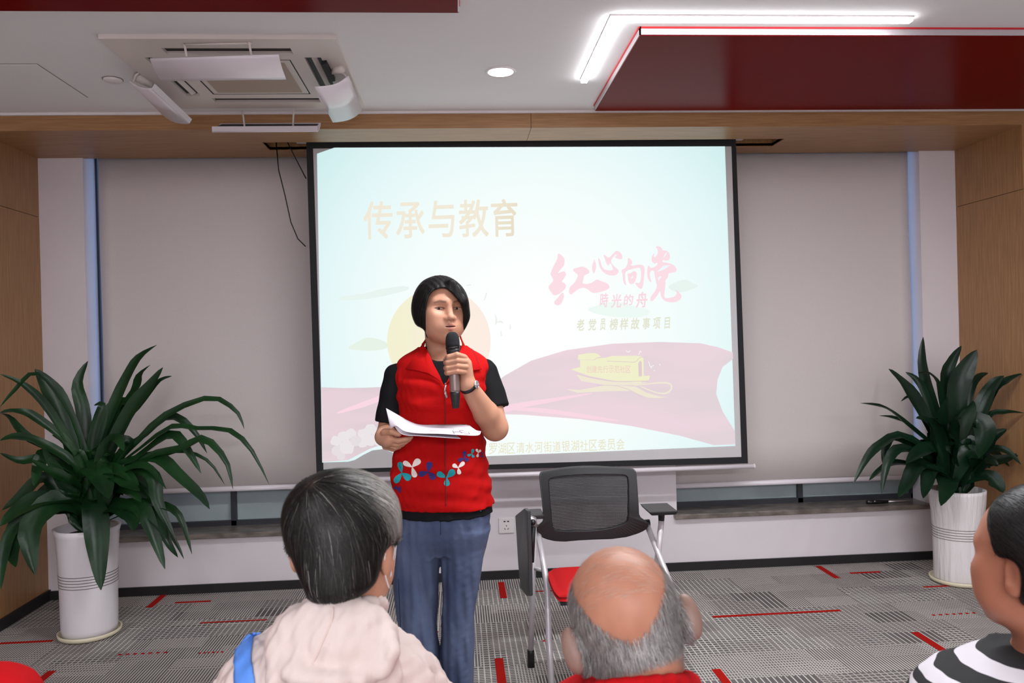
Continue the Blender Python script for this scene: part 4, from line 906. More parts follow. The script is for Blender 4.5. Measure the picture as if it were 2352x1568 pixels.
def march(fn, pts, t0=.6, off=.0):
    """drop picture points along the view rays onto a solid; returns points lifted by off and normals"""
    D_ = np.array([ray(*p) for p in pts]); D_ /= np.linalg.norm(D_, axis=1)[:, None]; t = np.full(len(pts), t0); best = np.full(len(pts), 1e9); tb = t.copy()
    for _ in range(110):
        P = (CAM+D_*t[:, None]).astype(np.float32); d = fn(P); m = np.abs(d) < best; best = np.where(m, np.abs(d), best); tb = np.where(m, t, tb); t = t+np.maximum(d, -.02)*.6
        t = np.minimum(t, 6)
    P = (CAM+D_*tb[:, None]).astype(np.float32); d, g = grad(fn, P); return P-d[:, None]*g*np.minimum(1, .01/np.maximum(np.abs(d), 1e-6))[:, None]+g*off, g
def decal(name, fn, poly, mat_, parent, off=.0015, t0=.6, it=2, dens=1):
    """flat print following the cloth: polygon in the picture, filled as fan of rings"""
    p = smoothpoly(poly, it) if it else [np.array(q, float) for q in poly]; c = np.mean(p, 0); rings = 5; pts = [c]
    for k in range(1, rings+1): pts += [c+(q-c)*k/rings for q in p]
    P, g = march(fn, pts, t0, off); n = len(p); f = [(0, 1+i, 1+(i+1) % n) for i in range(n)]
    for k in range(rings-1): f += [(1+k*n+i, 1+(k+1)*n+i, 1+(k+1)*n+(i+1) % n, 1+k*n+(i+1) % n) for i in range(n)]
    return link(name, MB().add(P, f), mat_, parent, True)
def on_tube(name, fn, pts, r, mat_, parent, off=0.0, t0=.6, n=30, sides=8):
    p = catmull([(a, b, 0) for a, b in pts], n); P, g = march(fn, [(q[0], q[1]) for q in p], t0, off); return link(name, MB().tube(list(P), r, sides), mat_, parent, True)
def on_ribbon(name, fn, L_, R_, mat_, parent, off=.002, t0=.6, n=24, m=5, th=.002):
    a = catmull([(x, y, 0) for x, y in L_], n); b = catmull([(x, y, 0) for x, y in R_], n); pts = [(a[i]*(1-j/(m-1))+b[i]*(j/(m-1)))[:2] for i in range(n) for j in range(m)]
    P, g = march(fn, pts, t0, off); o = link(name, MB().grid([list(P[i*m:(i+1)*m]) for i in range(n)]), mat_, parent, True)
    s = o.modifiers.new('s', 'SOLIDIFY'); s.thickness = th; s.offset = 1; return o
def strands(name, fn, roots, dirf, steps, step, width, colf, mat_, parent, lift=(.001, .002), seed=1, keep=None):
    """hair: ribbons that run over the solid fn following the direction field dirf(P, normal)"""
    rs = np.random.RandomState(seed); P = roots.astype(np.float32); N_ = len(P); path = []; nor = []
    lf = rs.uniform(lift[0], lift[1], N_).astype(np.float32); st = (step*rs.uniform(.7, 1.3, N_)).astype(np.float32); jit = rs.normal(0, .22, (N_, 3)).astype(np.float32)
    for s in range(steps+1):
        d, g = grad(fn, P); f = s/steps; Pp = P-(d-lf*(.3+f))[:, None]*g; path.append(Pp); nor.append(g)
        t = dirf(Pp, g)+jit*.6+rs.normal(0, .05, (N_, 3)).astype(np.float32); t -= (t*g).sum(1)[:, None]*g; t /= np.linalg.norm(t, axis=1)[:, None]+1e-9; P = Pp+t*st[:, None]
    if keep is not None:
        ok = np.all([keep(p) for p in path], 0); path = [p[ok] for p in path]; nor = [p[ok] for p in nor]; roots = roots[ok]; N_ = len(roots)
    V = []
    for s in range(steps+1):
        t = path[min(s+1, steps)]-path[max(s-1, 0)]; sd = np.cross(t, nor[s]); sd /= np.linalg.norm(sd, axis=1)[:, None]+1e-9; w = width*(1-.85*(s/steps)**2)*.5
        V += [path[s]-sd*w, path[s]+sd*w]
    V = np.stack(V, 1).reshape(-1, 3); m = 2*(steps+1); b = np.arange(N_)[:, None]*m
    F = np.concatenate([b+np.array([[2*s, 2*s+1, 2*s+3, 2*s+2]]) for s in range(steps)], 0)
    col = np.repeat(colf(roots, rs), m, 0); o = link(name, np_mesh(name, V, F, col), mat_, parent); o['kind'] = 'stuff'; return o

m_skin = mat('skin', (1, 1, 1), .48, spec=.4, attr='Col', sss=.12, bump=.02, bscale=350)
m_hairs = mat('hair_strands', (1, 1, 1), .45, spec=.3, attr='Col')
m_hair = mat('black_hair', lin(18, 16, 16), .5, spec=.22, bump=.25, bscale=90, stretch=(1, 1, .12))
m_eye = mat('eyeball', (1, 1, 1), .12, attr='Col')
m_tee = mat('black_cotton', lin(16, 16, 19), .85, spec=.2, bump=.05, bscale=300)
m_vest = mat('red_vest_cloth', lin(180, 9, 10), .85, spec=.15, bump=.08, bscale=500, var=.06, vscale=8)
m_jean = mat('blue_denim', lin(90, 102, 132), .85, col2=lin(58, 70, 102), vscale=7, stretch=(1, 1, .6), bump=.12, bscale=450)
m_pinkj = mat('pale_pink_jacket_cloth', lin(208, 191, 186), .8, spec=.2, bump=.05, bscale=300)
m_redshirt = mat('red_shirt_cloth', lin(176, 10, 18), .85, spec=.15, bump=.08, bscale=400)
m_trous = mat('dark_trousers', lin(48, 48, 56), .85)
m_shoe = mat('dark_shoe', lin(34, 32, 34), .5)
SKIN = np.array(lin(192, 140, 114)); 
class Head:
    """head frame: r to the side, f the way the face looks, u up; origin between the ears at eye level"""
    def __init__(s, O, a, pitch=0, roll=0, sc=1.0, earout=0.0):
        s.eo = earout
        # a: turn of the face from +Y towards +X
        f = np.array((math.sin(a), math.cos(a), 0.0)); r = np.array((math.cos(a), -math.sin(a), 0.0)); u = np.array((0, 0, 1.0))
        f, u = f*math.cos(pitch)+u*math.sin(pitch), u*math.cos(pitch)-f*math.sin(pitch)
        r, u = r*math.cos(roll)+u*math.sin(roll), u*math.cos(roll)-r*math.sin(roll)
        s.R = np.stack([r, f, u], 1).astype(np.float32); s.O = np.array(O, np.float32); s.sc = sc
    def loc(s, P): return ((P-s.O)@s.R)/s.sc
    def wor(s, q): return s.O+s.R@(np.array(q, np.float32)*s.sc)
    def skin(s, P, neck=True, ears=True):
        L = s.loc(P); q = L.copy(); q[:, 0] = np.abs(q[:, 0])          # mirror
        d = s_ell(L, (0, -.012, .025), (.072, .090, .078))
        d = smin(d, s_ell(L, (0, .020, -.035), (.0645, .062, .078)), .03); d = smin(d, s_ell(L, (0, .028, -.074), (.050, .046, .036)), .03)
        d = smin(d, s_ell(q, (0, .062, -.097), (.022, .018, .017)), .025); d = smin(d, s_ell(q, (.041, .048, -.024), (.022, .022, .020)), .03)
        d = smin(d, s_ell(q, (.034, .046, -.058), (.024, .022, .022)), .03); d = smin(d, s_cone(q, (.005, .071, .016), (.038, .058, .020), .011, .009), .02)
        d = smax(d, -s_ell(q, (.031, .0865, -.001), (.017, .0175, .012)), .020)
        d = smin(d, s_ell(q, (.031, .0545, -.001), (.0180, .0150, .0140)), .005)
        d = smin(d, s_cone(L, (0, .074, .004), (0, .090, -.028), .0065, .0085), .013); d = smin(d, s_ell(L, (0, .0925, -.031), (.0105, .0105, .0095)), .008)
        d = smin(d, s_ell(q, (.0125, .082, -.0345), (.0078, .0095, .0072)), .008)
        d = smax(d, -s_ell(q, (.0066, .0905, -.0420), (.0042, .0052, .0044)), .003)
        d = smin(d, s_ell(L, (0, .067, -.060), (.028, .018, .021)), .016)
        d = smin(d, s_cone(q, (.0040, .0850, -.0550), (.0215, .0785, -.0598), .0048, .0030), .005); d = smin(d, s_cone(q, (0, .0840, -.0680), (.0185, .0785, -.0638), .0066, .0034), .006)
        d = smax(d, -s_ell(L, (0, .087, -.0607), (.0175, .012, .0019)), .002)
        d = smax(d, -s_ell(q, (.031, .0715, -.0022), (.0148, .0095, .0048)), .0012)
        if ears:
            e = s_ell(q, (.0745+s.eo*.5, -.013-s.eo*.2, -.014), (.0065+s.eo*.6, .0175, .031)); e = smin(e, s_ell(q, (.0735, -.005, -.036), (.006, .009, .011)), .01); e = smax(e, -s_ell(q, (.0815+s.eo, -.005-.3*s.eo, -.011), (.0055, .0095, .017)), .004); d = smin(d, e, .006)
        return d*s.sc
    def tint(s, P, base=SKIN, lips=True, brows=True):
        L = s.loc(P); q = L.copy(); q[:, 0] = np.abs(q[:, 0]); c = np.tile(base, (len(P), 1))
        def mixc(m, t): return c*(1-m[:, None])+np.array(t)*m[:, None]
        ck = np.clip(1-np.sqrt(((q-A3(.036, .062, -.04))**2).sum(1))/.03, 0, 1); c = mixc(ck*.35, base*np.array((1.0, .84, .80)))
        if lips:
            dl = np.minimum(s_cone(q, (.0040, .0850, -.0550), (.0215, .0785, -.0598), .0048, .0030), s_cone(q, (0, .0840, -.0680), (.0185, .0785, -.0638), .0066, .0034)); c = mixc(np.clip(1-(dl-.0006)/.0018, 0, 1)*.8, lin(168, 96, 90))
            dm = s_ell(L, (0, .079, -.0607), (.0185, .013, .0017)); c = mixc(np.clip(1-dm/.0008, 0, 1)*.8, lin(84, 38, 38))
        if brows:
            q2 = q.copy(); q2[:, 1] = 0; db = np.minimum(s_cone(q2, (.015, 0, .0190), (.031, 0, .0225), .0022, .0024), s_cone(q2, (.031, 0, .0225), (.047, 0, .0170), .0024, .0010)); c = mixc(np.clip(1-db/.0022, 0, 1)*(L[:, 1] > .02)*.55, lin(60, 46, 42))
            de = np.abs(np.sqrt(((q[:, 0]-.031)/.0150)**2+((q[:, 2]+.0020)/.0052)**2)-1.02)*.0052; c = mixc(np.clip(1-de/.0013, 0, 1)*(q[:, 2] > -.0025)*(L[:, 1] > .03)*.85, lin(48, 34, 32))
        return c
    def eyes(s, parent, look=(0, 0)):
        for sg in (-1, 1):
            n, m = 28, 20; c = np.array((sg*.031, .0530, -.002)); V = []; 
            for i in range(m+1):
                t = math.pi*i/m
                for k in range(n): V.append(c+.0128*np.array((math.sin(t)*math.cos(2*math.pi*k/n), math.cos(t), math.sin(t)*math.sin(2*math.pi*k/n))))
            V = np.array(V); F = np.array([(i*n+k, i*n+(k+1) % n, (i+1)*n+(k+1) % n, (i+1)*n+k) for i in range(m) for k in range(n)])
            g = (V-c)/.0128; ax = np.array((look[0], 1, look[1])); ax /= np.linalg.norm(ax); dd = np.arccos(np.clip(g@ax, -1, 1))*.0128
            col = np.where((dd < .0058)[:, None], np.array(lin(38, 26, 22)), np.array(lin(226, 216, 212))); col = np.where((dd < .0027)[:, None], np.array((.003, .003, .003)), col)
            W_ = np.array([s.wor(v) for v in V]); link('eye', np_mesh('eye', W_, F[:, ::-1], col), m_eye, parent)
# ================================================================== the standing speaker
YW = 2.68
def WP(x, y, d=0): return PY(x, y, YW+d)
def row(xl, xr, y, b, d=0):
    a, c = WP(xl, y, d), WP(xr, y, d); return ((a[2]+c[2])/2, (a[0]+c[0])/2, YW+d, (c[0]-a[0])/2, b)
face_a = math.pi-math.radians(21)        # turned to the right of the picture
E0 = WP(1030, 705, -.085)
fdir = np.array((math.sin(face_a), math.cos(face_a), 0))
# keep the r axis pointing to the picture's right: mirror-symmetric head, so its sign is free
hw = Head(E0-fdir*.072, face_a, math.radians(-2), 0, 1.02)
wx, wy = WP(1015, 1000)[0], YW
woman = empty('person', (wx, YW, 0))
tag(woman, 'standing woman in red vest and jeans speaking into a microphone, holding papers', 'person')
vest_rows = [row(968, 1064, 795, .05), row(948, 1083, 803, .062), row(928, 1104, 812, .075), row(914, 1118, 824, .088), row(908, 1126, 842, .10), row(908, 1124, 880, .118), row(914, 1117, 930, .122), row(914, 1113, 985, .116),
             row(905, 1115, 1030, .118), row(895, 1121, 1075, .125), row(896, 1127, 1110, .128), row(904, 1130, 1140, .130), row(910, 1131, 1158, .130)]
tee_rows = [(z, cx_, cy_, a-.010, b-.010) for (z, cx_, cy_, a, b) in vest_rows]
for i_ in (-1, -2): z_, cx_, cy_, a_, b_ = tee_rows[i_]; tee_rows[i_] = (z_, cx_, cy_, a_+.004, b_+.002)
z_, cx_, cy_, a_, b_ = tee_rows[-1]; tee_rows.append((z_-.014, cx_, cy_, a_+.005, b_+.005)); tee_rows.append((z_-.028, cx_, cy_, a_+.008, b_+.008))
# joints
ls, le, lw_, lh = WP(910, 862, .005), WP(889, 1000, -.012), WP(882, 1003, -.17), WP(895, 1008, -.205)
rs_, re_, rw = WP(1114, 862, .006), WP(1137, 982, -.05), WP(1074, 884, -.165)
MA, MBt = WP(1039, 776, -.185), WP(1047, 937, -.185)          # microphone axis
mdir = (MBt-MA)/np.linalg.norm(MBt-MA)
fing = []
for i, y in enumerate((818, 830, 842, 853)):
    x0 = (1066, 1070, 1071, 1067)[i]; xl = (1029, 1026, 1026, 1028)[i]
    fing.append(([WP(x0, y+(2, 0, 0, 1)[i], -.188), WP((x0+xl)/2+2, y-3.5+i*.8, -.214), WP(xl+2, y+1.5+i*.3, -.210), WP(xl-1.5, y+3, -.190), WP(xl+5, y+4, -.168)], [.0098, .0090, .0086, .0080, .0072]))
thumbR = ([WP(1068, 868, -.160), WP(1050, 846, -.150), WP(1030, 834, -.155), WP(1023, 826, -.166)], [.013, .0105, .009, .0078])
palmR = [(WP(1066, 822, -.178), .012), (WP(1070, 836, -.176), .0135), (WP(1068, 852, -.172), .0125)]
leftf = [([WP(891, 1008, -.205), WP(914, 1012, -.218), WP(934, 1008.5, -.215), WP(944, 1004, -.208)], [.0098, .0090, .0080, .0068]), ([WP(888, 1015, -.195), WP(912, 1020, -.208), WP(931, 1014, -.204), WP(940, 1009, -.196)], [.0098, .0090, .0080, .0068]),
         ([WP(886, 1021, -.185), WP(908, 1026.5, -.196), WP(924, 1020, -.190), WP(932, 1014, -.182)], [.0095, .0086, .0077, .0066]), ([WP(884, 1026, -.172), WP(902, 1031, -.180), WP(916, 1026, -.176), WP(922, 1021, -.17)], [.0088, .0078, .0070, .006])]
thumbL = ([WP(878, 1003, -.175), WP(884, 992, -.205), WP(900, 991.5, -.228), WP(916, 997, -.232)], [.013, .0115, .0098, .0085])
def woman_skin(P):
    d = hw.skin(P)
    d = smin(d, s_cone(P, hw.wor((0, -.025, -.055)), WP(1016, 822, .015), .049, .055), .02)
    d = smin(d, s_ell(P, WP(1016, 850, .01), (.135, .072, .05)), .03)
    d = smin(d, s_cone(P, WP(1016, 880), WP(1012, 1130), .098, .105), .05)
    # arms
    for (s, e, w, r) in ((ls, le, lw_, (.033, .0350, .028)), (rs_, re_, rw, (.036, .0430, .0268))):
        d = smin(d, s_cone(P, s, e, r[0], r[1]), .02)
        m = e*.66+w*.34; d = smin(d, s_chain(P, [e, m, w], [r[1], r[1]*.96, r[2]], .01), .012)
    # hand around the microphone
    h = s_cone(P, rw, palmR[1][0], .0245, .019)
    for c, r in palmR: h = smin(h, s_cone(P, rw*.4+c*.6, c, .014, r), .010)
    d = smin(d, h, .012)
    for pts, r in fing+[thumbR]: d = smin(d, s_chain(P, pts, r, .003), .0022)
    # hand under the papers
    h = s_cone(P, lw_, lh, .025, .017); h = smin(h, s_ell(P, WP(890, 1013, -.19), (.020, .026, .022)), .012); d = smin(d, h, .012)
    for pts, r in leftf+[thumbL]: d = smin(d, s_chain(P, pts, r, .003), .003)
    # legs inside the jeans, feet
    for sg in (0, 1):
        x = (962, 1064)[sg]; hip = WP((972, 1060)[sg], 1190); kn = WP((958, 1051)[sg], 1400); an = np.array(WP((975, 1052)[sg], 1660)); an[2] = .09
        d = smin(d, s_chain(P, [hip, kn, an], [.062, .040, .030], .02), .03)
        d = smin(d, s_cone(P, an+np.array((0, 0, -.045)), an+np.array((0, -.13, -.06)), .033, .028), .02)
    return d
def woman_tint(P):
    c = hw.tint(P)
    for pts, r in fing+leftf+[thumbR, thumbL]:
        dd = np.sqrt(((P-np.array(pts[-1], np.float32))**2).sum(1)); m = np.clip(1-dd/.016, 0, 1)[:, None]*.35; c = c*(1-m)+np.array(lin(226, 150, 136))*m
    return c
bz = hw.O
hb = (bz+np.array((-.10, -.12, -.135)), bz+np.array((.10, .12, .12)), .0017)
h1 = (WP(1100, 935, -.1)*0+np.array((WP(1008, 800, -.2)[0], YW-.245, WP(1040, 905, -.2)[2])), np.array((WP(1100, 800, -.2)[0], YW-.10, WP(1040, 806, -.2)[2])), .0018)
h2 = (np.array((WP(858, 1000, -.2)[0], YW-.26, WP(900, 1048, -.2)[2])), np.array((WP(958, 1000, -.2)[0], YW-.12, WP(900, 975, -.2)[2])), .0018)
body = solid('body', woman_skin, [hb, h1, h2, (np.array((wx-.34, YW-.26, -.0)), np.array((wx+.34, YW+.16, 1.60)), .0055)], m_skin, woman, woman_tint)
hw.eyes(woman, (.10, .02))
# nails
m_nail = mat('finger_nail', lin(232, 180, 168), .25)
# tee with short sleeves
slv = [(WP(913, 866, .005), WP(892, 972, -.010), .047, .047), (WP(1112, 857, .006), WP(1134, 938, -.02), .048, .056)]
def tee_fn(P):
    d = s_loft(P, tee_rows)
    for a, b, ra, rb in slv: d = smin(d, smax(s_cone(P, a, b, ra, rb), (P-np.array(b, np.float32))@((b-a)/np.linalg.norm(b-a)).astype(np.float32), .004), .012)
    d = d+.0025*folds(P, 38, 2)
    d = smax(d, -s_cone(P, WP(1013, 760, -.02), WP(1013, 806, -.035), .052, .050), .004)
    d = smax(d, -s_ell(P, WP(1012, 812, -.085), (.05, .06, .024)), .004)
    return d
solid('black_tee', tee_fn, [(np.array((wx-.30, YW-.16, WP(1000, 1185)[2])), np.array((wx+.30, YW+.16, WP(1000, 780)[2])), .0045)], m_tee, woman)
# vest
Vpoly = [(973, 780), (984, 812), (996, 838), (1010, 866), (1021, 886), (1034, 866), (1046, 840), (1056, 812), (1060, 780)]
def vest_fn(P):
    d = s_loft(P, vest_rows)
    d = d+(.0050*folds(P*np.array((1, 1, 1.3), np.float32), 30, 5)+.0024*folds(P*np.array((.5, .6, 1.9), np.float32), 75, 15)+.0015*folds(P, 60, 8))*np.clip((1.33-P[:, 2])/.1, .25, 1)
    for a, b, ra, rb in slv:       # arm holes
        d = smax(d, -s_cone(P, a+(b-a)*.42, b+(b-a)*1.2, ra-.004, rb+.010), .004)
    d = smax(d, -s_cone(P, WP(1013, 700, .0), WP(1015, 806, -.015), .056, .060), .004)
    U, V = pix(P); v = s_poly2(U, V, Vpoly)/FPX*2.6; d = smax(d, -np.maximum(v, P[:, 1]-YW), .003)
    return d
solid('red_vest', vest_fn, [(np.array((wx-.25, YW-.17, WP(1000, 1166)[2])), np.array((wx+.25, YW+.17, WP(1000, 775)[2])), .004)], m_vest, woman)
def plate(name, poly, fn, off, th, mat_, par, sub=6):
    o = decal(name, fn, poly, mat_, par, off, 2.2, 0); s = o.modifiers.new('s', 'SOLIDIFY'); s.thickness = th; s.offset = 1; return o
# stand collar wings
vest0 = lambda P: s_loft(P, vest_rows)
def wing(name, pts, offs):
    P, g = march(vest0, pts, 2.2, 0); n = len(pts); V = [P[i]+g[i]*offs[i] for i in range(n)]
    c = np.mean(V, 0)+np.array((0, -.004, 0)); mb = MB().add(V+[c], [(i, (i+1) % n, n) for i in range(n)]); o = link(name, mb, m_vest, woman, True); s = o.modifiers.new('s', 'SOLIDIFY'); s.thickness = .003; s.offset = 0
    return o
wing('collar', [(969, 796), (955, 818), (934, 849), (958, 852), (985, 859), (1004, 871), (1019, 885), (1010, 864), (996, 838), (984, 812)], [.006, .007, .008, .009, .010, .010, .008, .008, .009, .010])
wing('collar', [(1063, 793), (1083, 818), (1103, 849), (1076, 853), (1052, 860), (1036, 872), (1022, 885), (1034, 864), (1046, 838), (1055, 812)], [.006, .007, .008, .009, .010, .010, .008, .008, .009, .010])
def neckband(side):
    pts = []
    L_ = [(968, 790), (975, 781), (981, 774)] if side < 0 else [(1064, 790), (1057, 778), (1053, 770)]
    a = [WP(L_[0][0], L_[0][1], -.035), WP(L_[1][0], L_[1][1], .0), WP(L_[2][0]+side*3, L_[2][1], .04)]
    b = [WP(L_[0][0]+side*-8, L_[0][1]+25, -.068), WP(L_[1][0]+side*12, L_[1][1]+24, -.0), WP(L_[2][0]+side*10, L_[2][1]+24, .05)]
    P = [[p*(1-v)+q*v for v in np.linspace(0, 1, 4)] for p, q in zip(catmull(a, 9), catmull(b, 9))]
    o = link('collar_stand', MB().grid(P), m_vest, woman, True); s = o.modifiers.new('s', 'SOLIDIFY'); s.thickness = .004
neckband(-1); neckband(1)
m_seam = mat('dark_red_seam', lin(110, 12, 14), .8)
on_tube('zip_seam', vest_fn, [(1021, 888), (1022, 960), (1023, 1060), (1024, 1162)], .0017, m_seam, woman, .0012, 2.2)
on_tube('shoulder_seam', vest_fn, [(1083, 801), (1094, 820), (1102, 846)], .0011, m_seam, woman, .0002, 2.2)
zp, g = march(vest_fn, [(1020, 884), (1022, 897), (1026, 912)], 2.2, .008)
link('zip_pull', MB().tube([zp[0], zp[0]*.5+zp[1]*.5, zp[1]], [.004, .003, .003], 8), m_chrome, woman, True)
link('zip_tab', MB().tube([zp[1], zp[2]], [.0042, .0046], 8, flat=.5), m_chrome, woman, True)
# printed petals along the hem
m_teal = mat('teal_print', lin(20, 150, 160), .8); m_navy = mat('navy_print', lin(48, 34, 110), .8); m_wht = mat('white_print', lin(228, 214, 208), .8)
V_ = lambda x, y: (860+x/6.03, 900+y/6.03)
def petal(c, tip, w, m):
    c, tip = np.array(c, float), np.array(tip, float); d = tip-c; L = np.linalg.norm(d); d /= L; n = np.array((-d[1], d[0]))
    prof = [(0, .10), (.25, .52), (.5, .88), (.75, 1.0), (.92, .68), (1.0, .0)]
    pts = [c+d*L*t+n*w*.5*k for t, k in prof]+[c+d*L*t-n*w*.5*k for t, k in prof[-2::-1]]
    decal('printed_petal', vest_fn, [V_(*p) for p in pts], m, woman, .0018, 2.2, 1)
for m, c, tips in ((m_teal, (385, 1120), [((350, 965), 75), ((285, 1255), 85), ((505, 1210), 105)]), (m_wht, (525, 1040), [((400, 965), 75), ((632, 930), 95), ((570, 1185), 80)]), (m_navy, (745, 1105), [((770, 965), 90), ((612, 1145), 85), ((840, 1205), 95)]),
                   (m_teal, (1000, 1185), [((865, 1115), 85), ((1108, 1080), 95), ((1003, 1305), 85)]), (m_wht, (1160, 1050), [((1080, 1005), 62), ((1245, 968), 58), ((1178, 1140), 58)]), (m_navy, (1240, 915), [((1250, 810), 55), ((1158, 955), 55), ((1300, 955), 58)]),
                   (m_teal, (1345, 858), [((1365, 785), 42), ((1285, 882), 40), ((1372, 910), 42)]), (m_wht, (1432, 838), [((1405, 785), 34), ((1468, 800), 34), ((1418, 903), 34)]), (m_navy, (1488, 880), [((1484, 825), 24), ((1455, 893), 26), ((1508, 905), 22)]),
                   (m_navy, (320, 1345), [((372, 1350), 95), ((285, 1310), 60)])):
    for t, w in tips: petal(c, t, w, m)
# jeans: two legs, wide and straight
def lrow(xl, xr, y, b, d=0): return row(xl, xr, y, b, d)
hipz = [row(916, 1128, 1150, .118), row(918, 1127, 1195, .120), row(919, 1121, 1222, .114), row(930, 1108, 1243, .098), row(950, 1090, 1262, .075)]
legL = [lrow(916, 1016, 1215, .098), lrow(910, 1011, 1255, .095), lrow(905, 1007, 1300, .09), lrow(905, 1005, 1345, .086), lrow(910, 1003, 1390, .084), lrow(916, 1003, 1440, .084), lrow(924, 1010, 1500, .086), lrow(928, 1022, 1568, .09), lrow(930, 1030, 1640, .094), lrow(932, 1032, 1672, .095)]
legR = [lrow(1012, 1125, 1215, .098), lrow(1012, 1117, 1255, .095), lrow(1014, 1108, 1300, .09), lrow(1015, 1099, 1345, .086), lrow(1014, 1092, 1390, .084), lrow(1012, 1088, 1440, .084), lrow(1010, 1087, 1500, .086), lrow(1018, 1085, 1568, .088), lrow(1018, 1088, 1640, .092), lrow(1018, 1090, 1672, .094)]
def jean_fn(P):
    d = smin(s_loft(P, legL, 2.2), s_loft(P, legR, 2.2), .006); d = smin(d, s_loft(P, hipz, 2.3), .03)
    lo = np.clip((1.0-P[:, 2])/.5, 0, 1)
    return d+.0045*folds(P*np.array((1.3, 1, .5), np.float32), 42, 11)*(.35+lo)+.0012*folds(P*np.array((.6, 1, 1.8), np.float32), 80, 3)
solid('jeans', jean_fn, [(np.array((wx-.24, YW-.16, WP(1000, 1675)[2])), np.array((wx+.26, YW+.16, WP(1000, 1148)[2])), .005)], m_jean, woman)
m_stitch = mat('denim_seam', lin(40, 52, 78), .85)
on_tube('side_seam', jean_fn, [(915, 1330), (918, 1400), (923, 1480)], .0014, m_stitch, woman, 0, 2.2); on_tube('fly_seam', jean_fn, [(1012, 1170), (1012, 1200), (1012, 1228)], .0016, m_stitch, woman, 0, 2.2)
for sg in (0, 1):
    an = np.array(WP((978, 1052)[sg], 1660)); 
    sh = lambda P, an=an: smax(smin(s_cone(P, (an[0], an[1]+.03, .045), (an[0], an[1]-.15, .035), .044, .036), s_cone(P, (an[0], an[1], .05), (an[0], an[1], .09), .044, .04), .02), .004-P[:, 2], .006)
    solid('shoe', sh, [(np.array((an[0]-.07, an[1]-.21, .0)), np.array((an[0]+.07, an[1]+.1, .14)), .006)], m_shoe, woman)
# hair: chin length bob parted on her right, swept across the brow
Hc = lambda x, y: (930+x/8.25, 610+y/8.25)
facepoly = [Hc(*q) for q in ((405, 1420), (395, 1100), (388, 950), (396, 800), (430, 640), (470, 540), (555, 462), (680, 418), (790, 432), (890, 520), (985, 625), (1050, 720), (1090, 840), (1108, 960), (1085, 1120), (1030, 1250), (990, 1420))]
hairpoly = [Hc(*q) for q in ((540, 195), (640, 178), (740, 182), (850, 215), (960, 280), (1060, 370), (1140, 470), (1195, 590), (1230, 720), (1248, 850), (1238, 980), (1205, 1090), (1150, 1190), (1085, 1270), (1025, 1335), (960, 1330), (800, 1250), (600, 1300), (450, 1400), (400, 1330), (380, 1250), (330, 1185), (215, 1130), (165, 1040), (130, 930), (118, 790), (145, 620), (200, 470), (280, 350), (370, 265), (470, 225))]
hairpoly = [tuple(p) for p in smoothpoly(hairpoly, 1)]; facepoly = [tuple(p) for p in smoothpoly(facepoly, 1)]
def hair_fn(P):
    L = hw.loc(P); d = s_ell(L, (0, -.016, .018), (.100, .112, .098)); d = smin(d, s_ell(L, (0, -.022, -.035), (.098, .094, .095)), .03)
    d = smin(d, s_chain(P, [WP(1040, 648, -.09), WP(1062, 690, -.085), WP(1071, 728, -.06), WP(1062, 766, -.045)], [.016, .019, .018, .009], .01), .02)
    U, V = pix(P); k = 2.6/FPX
    d = smax(d, s_poly2(U, V, hairpoly)*k, .012)
    d = smax(d, -np.maximum(s_poly2(U, V, facepoly)*k, -(L[:, 1]-.0)), .006)
    d = smax(d, -(L[:, 2]+.135), .006)
    part = np.sqrt((L[:, 0]-.028)**2+(np.minimum(L[:, 1]-.05, 0))**2*.0+(L[:, 2]-.112)**2*.2)
    return d-.0012*np.sin(L[:, 0]*420+L[:, 1]*150)*np.clip(L[:, 2]*8+.5, .2, 1)*.5
solid('hair', hair_fn, [(bz+np.array((-.13, -.14, -.15)), bz+np.array((.13, .15, .13)), .0022)], m_hair, woman)
rsd = np.random.RandomState(4)
def pts_on(fn, lo, hi, n, seed, test=None):
    r = np.random.RandomState(seed); out = []
    tot = 0
    while tot < n:
        P = r.uniform(lo, hi, (n*8, 3)).astype(np.float32); P = P[np.abs(fn(P)) < .012]; d, g = grad(fn, P); P = P-d[:, None]*g
        if test is not None: P = P[test(P)]
        out.append(P); tot += len(P)
        if len(out) > 60: break
    return np.concatenate(out)[:n]
roots = pts_on(hair_fn, bz+np.array((-.13, -.14, -.10)), bz+np.array((.13, .15, .12)), 2200, 4)
partw = hw.wor((.022, .06, .105)).astype(np.float32)
def bobdir(P, g):
    v = P-partw; v = v/(np.linalg.norm(v, axis=1)[:, None]+1e-6); dn = np.array((0, 0, -1.0), np.float32); return v*1.1+dn*.55
strands('hair_strands', hair_fn, roots, bobdir, 7, .011, .0014, lambda r, rs: np.array(lin(26, 23, 23))*rs.uniform(.5, 1.6, (len(r), 1)), m_hairs, woman, (.0003, .0016), 3, lambda p: (hair_fn(p) < .004) & (s_poly2(*pix(p), facepoly) > 3) & (s_poly2(*pix(p), hairpoly) < 1.5))
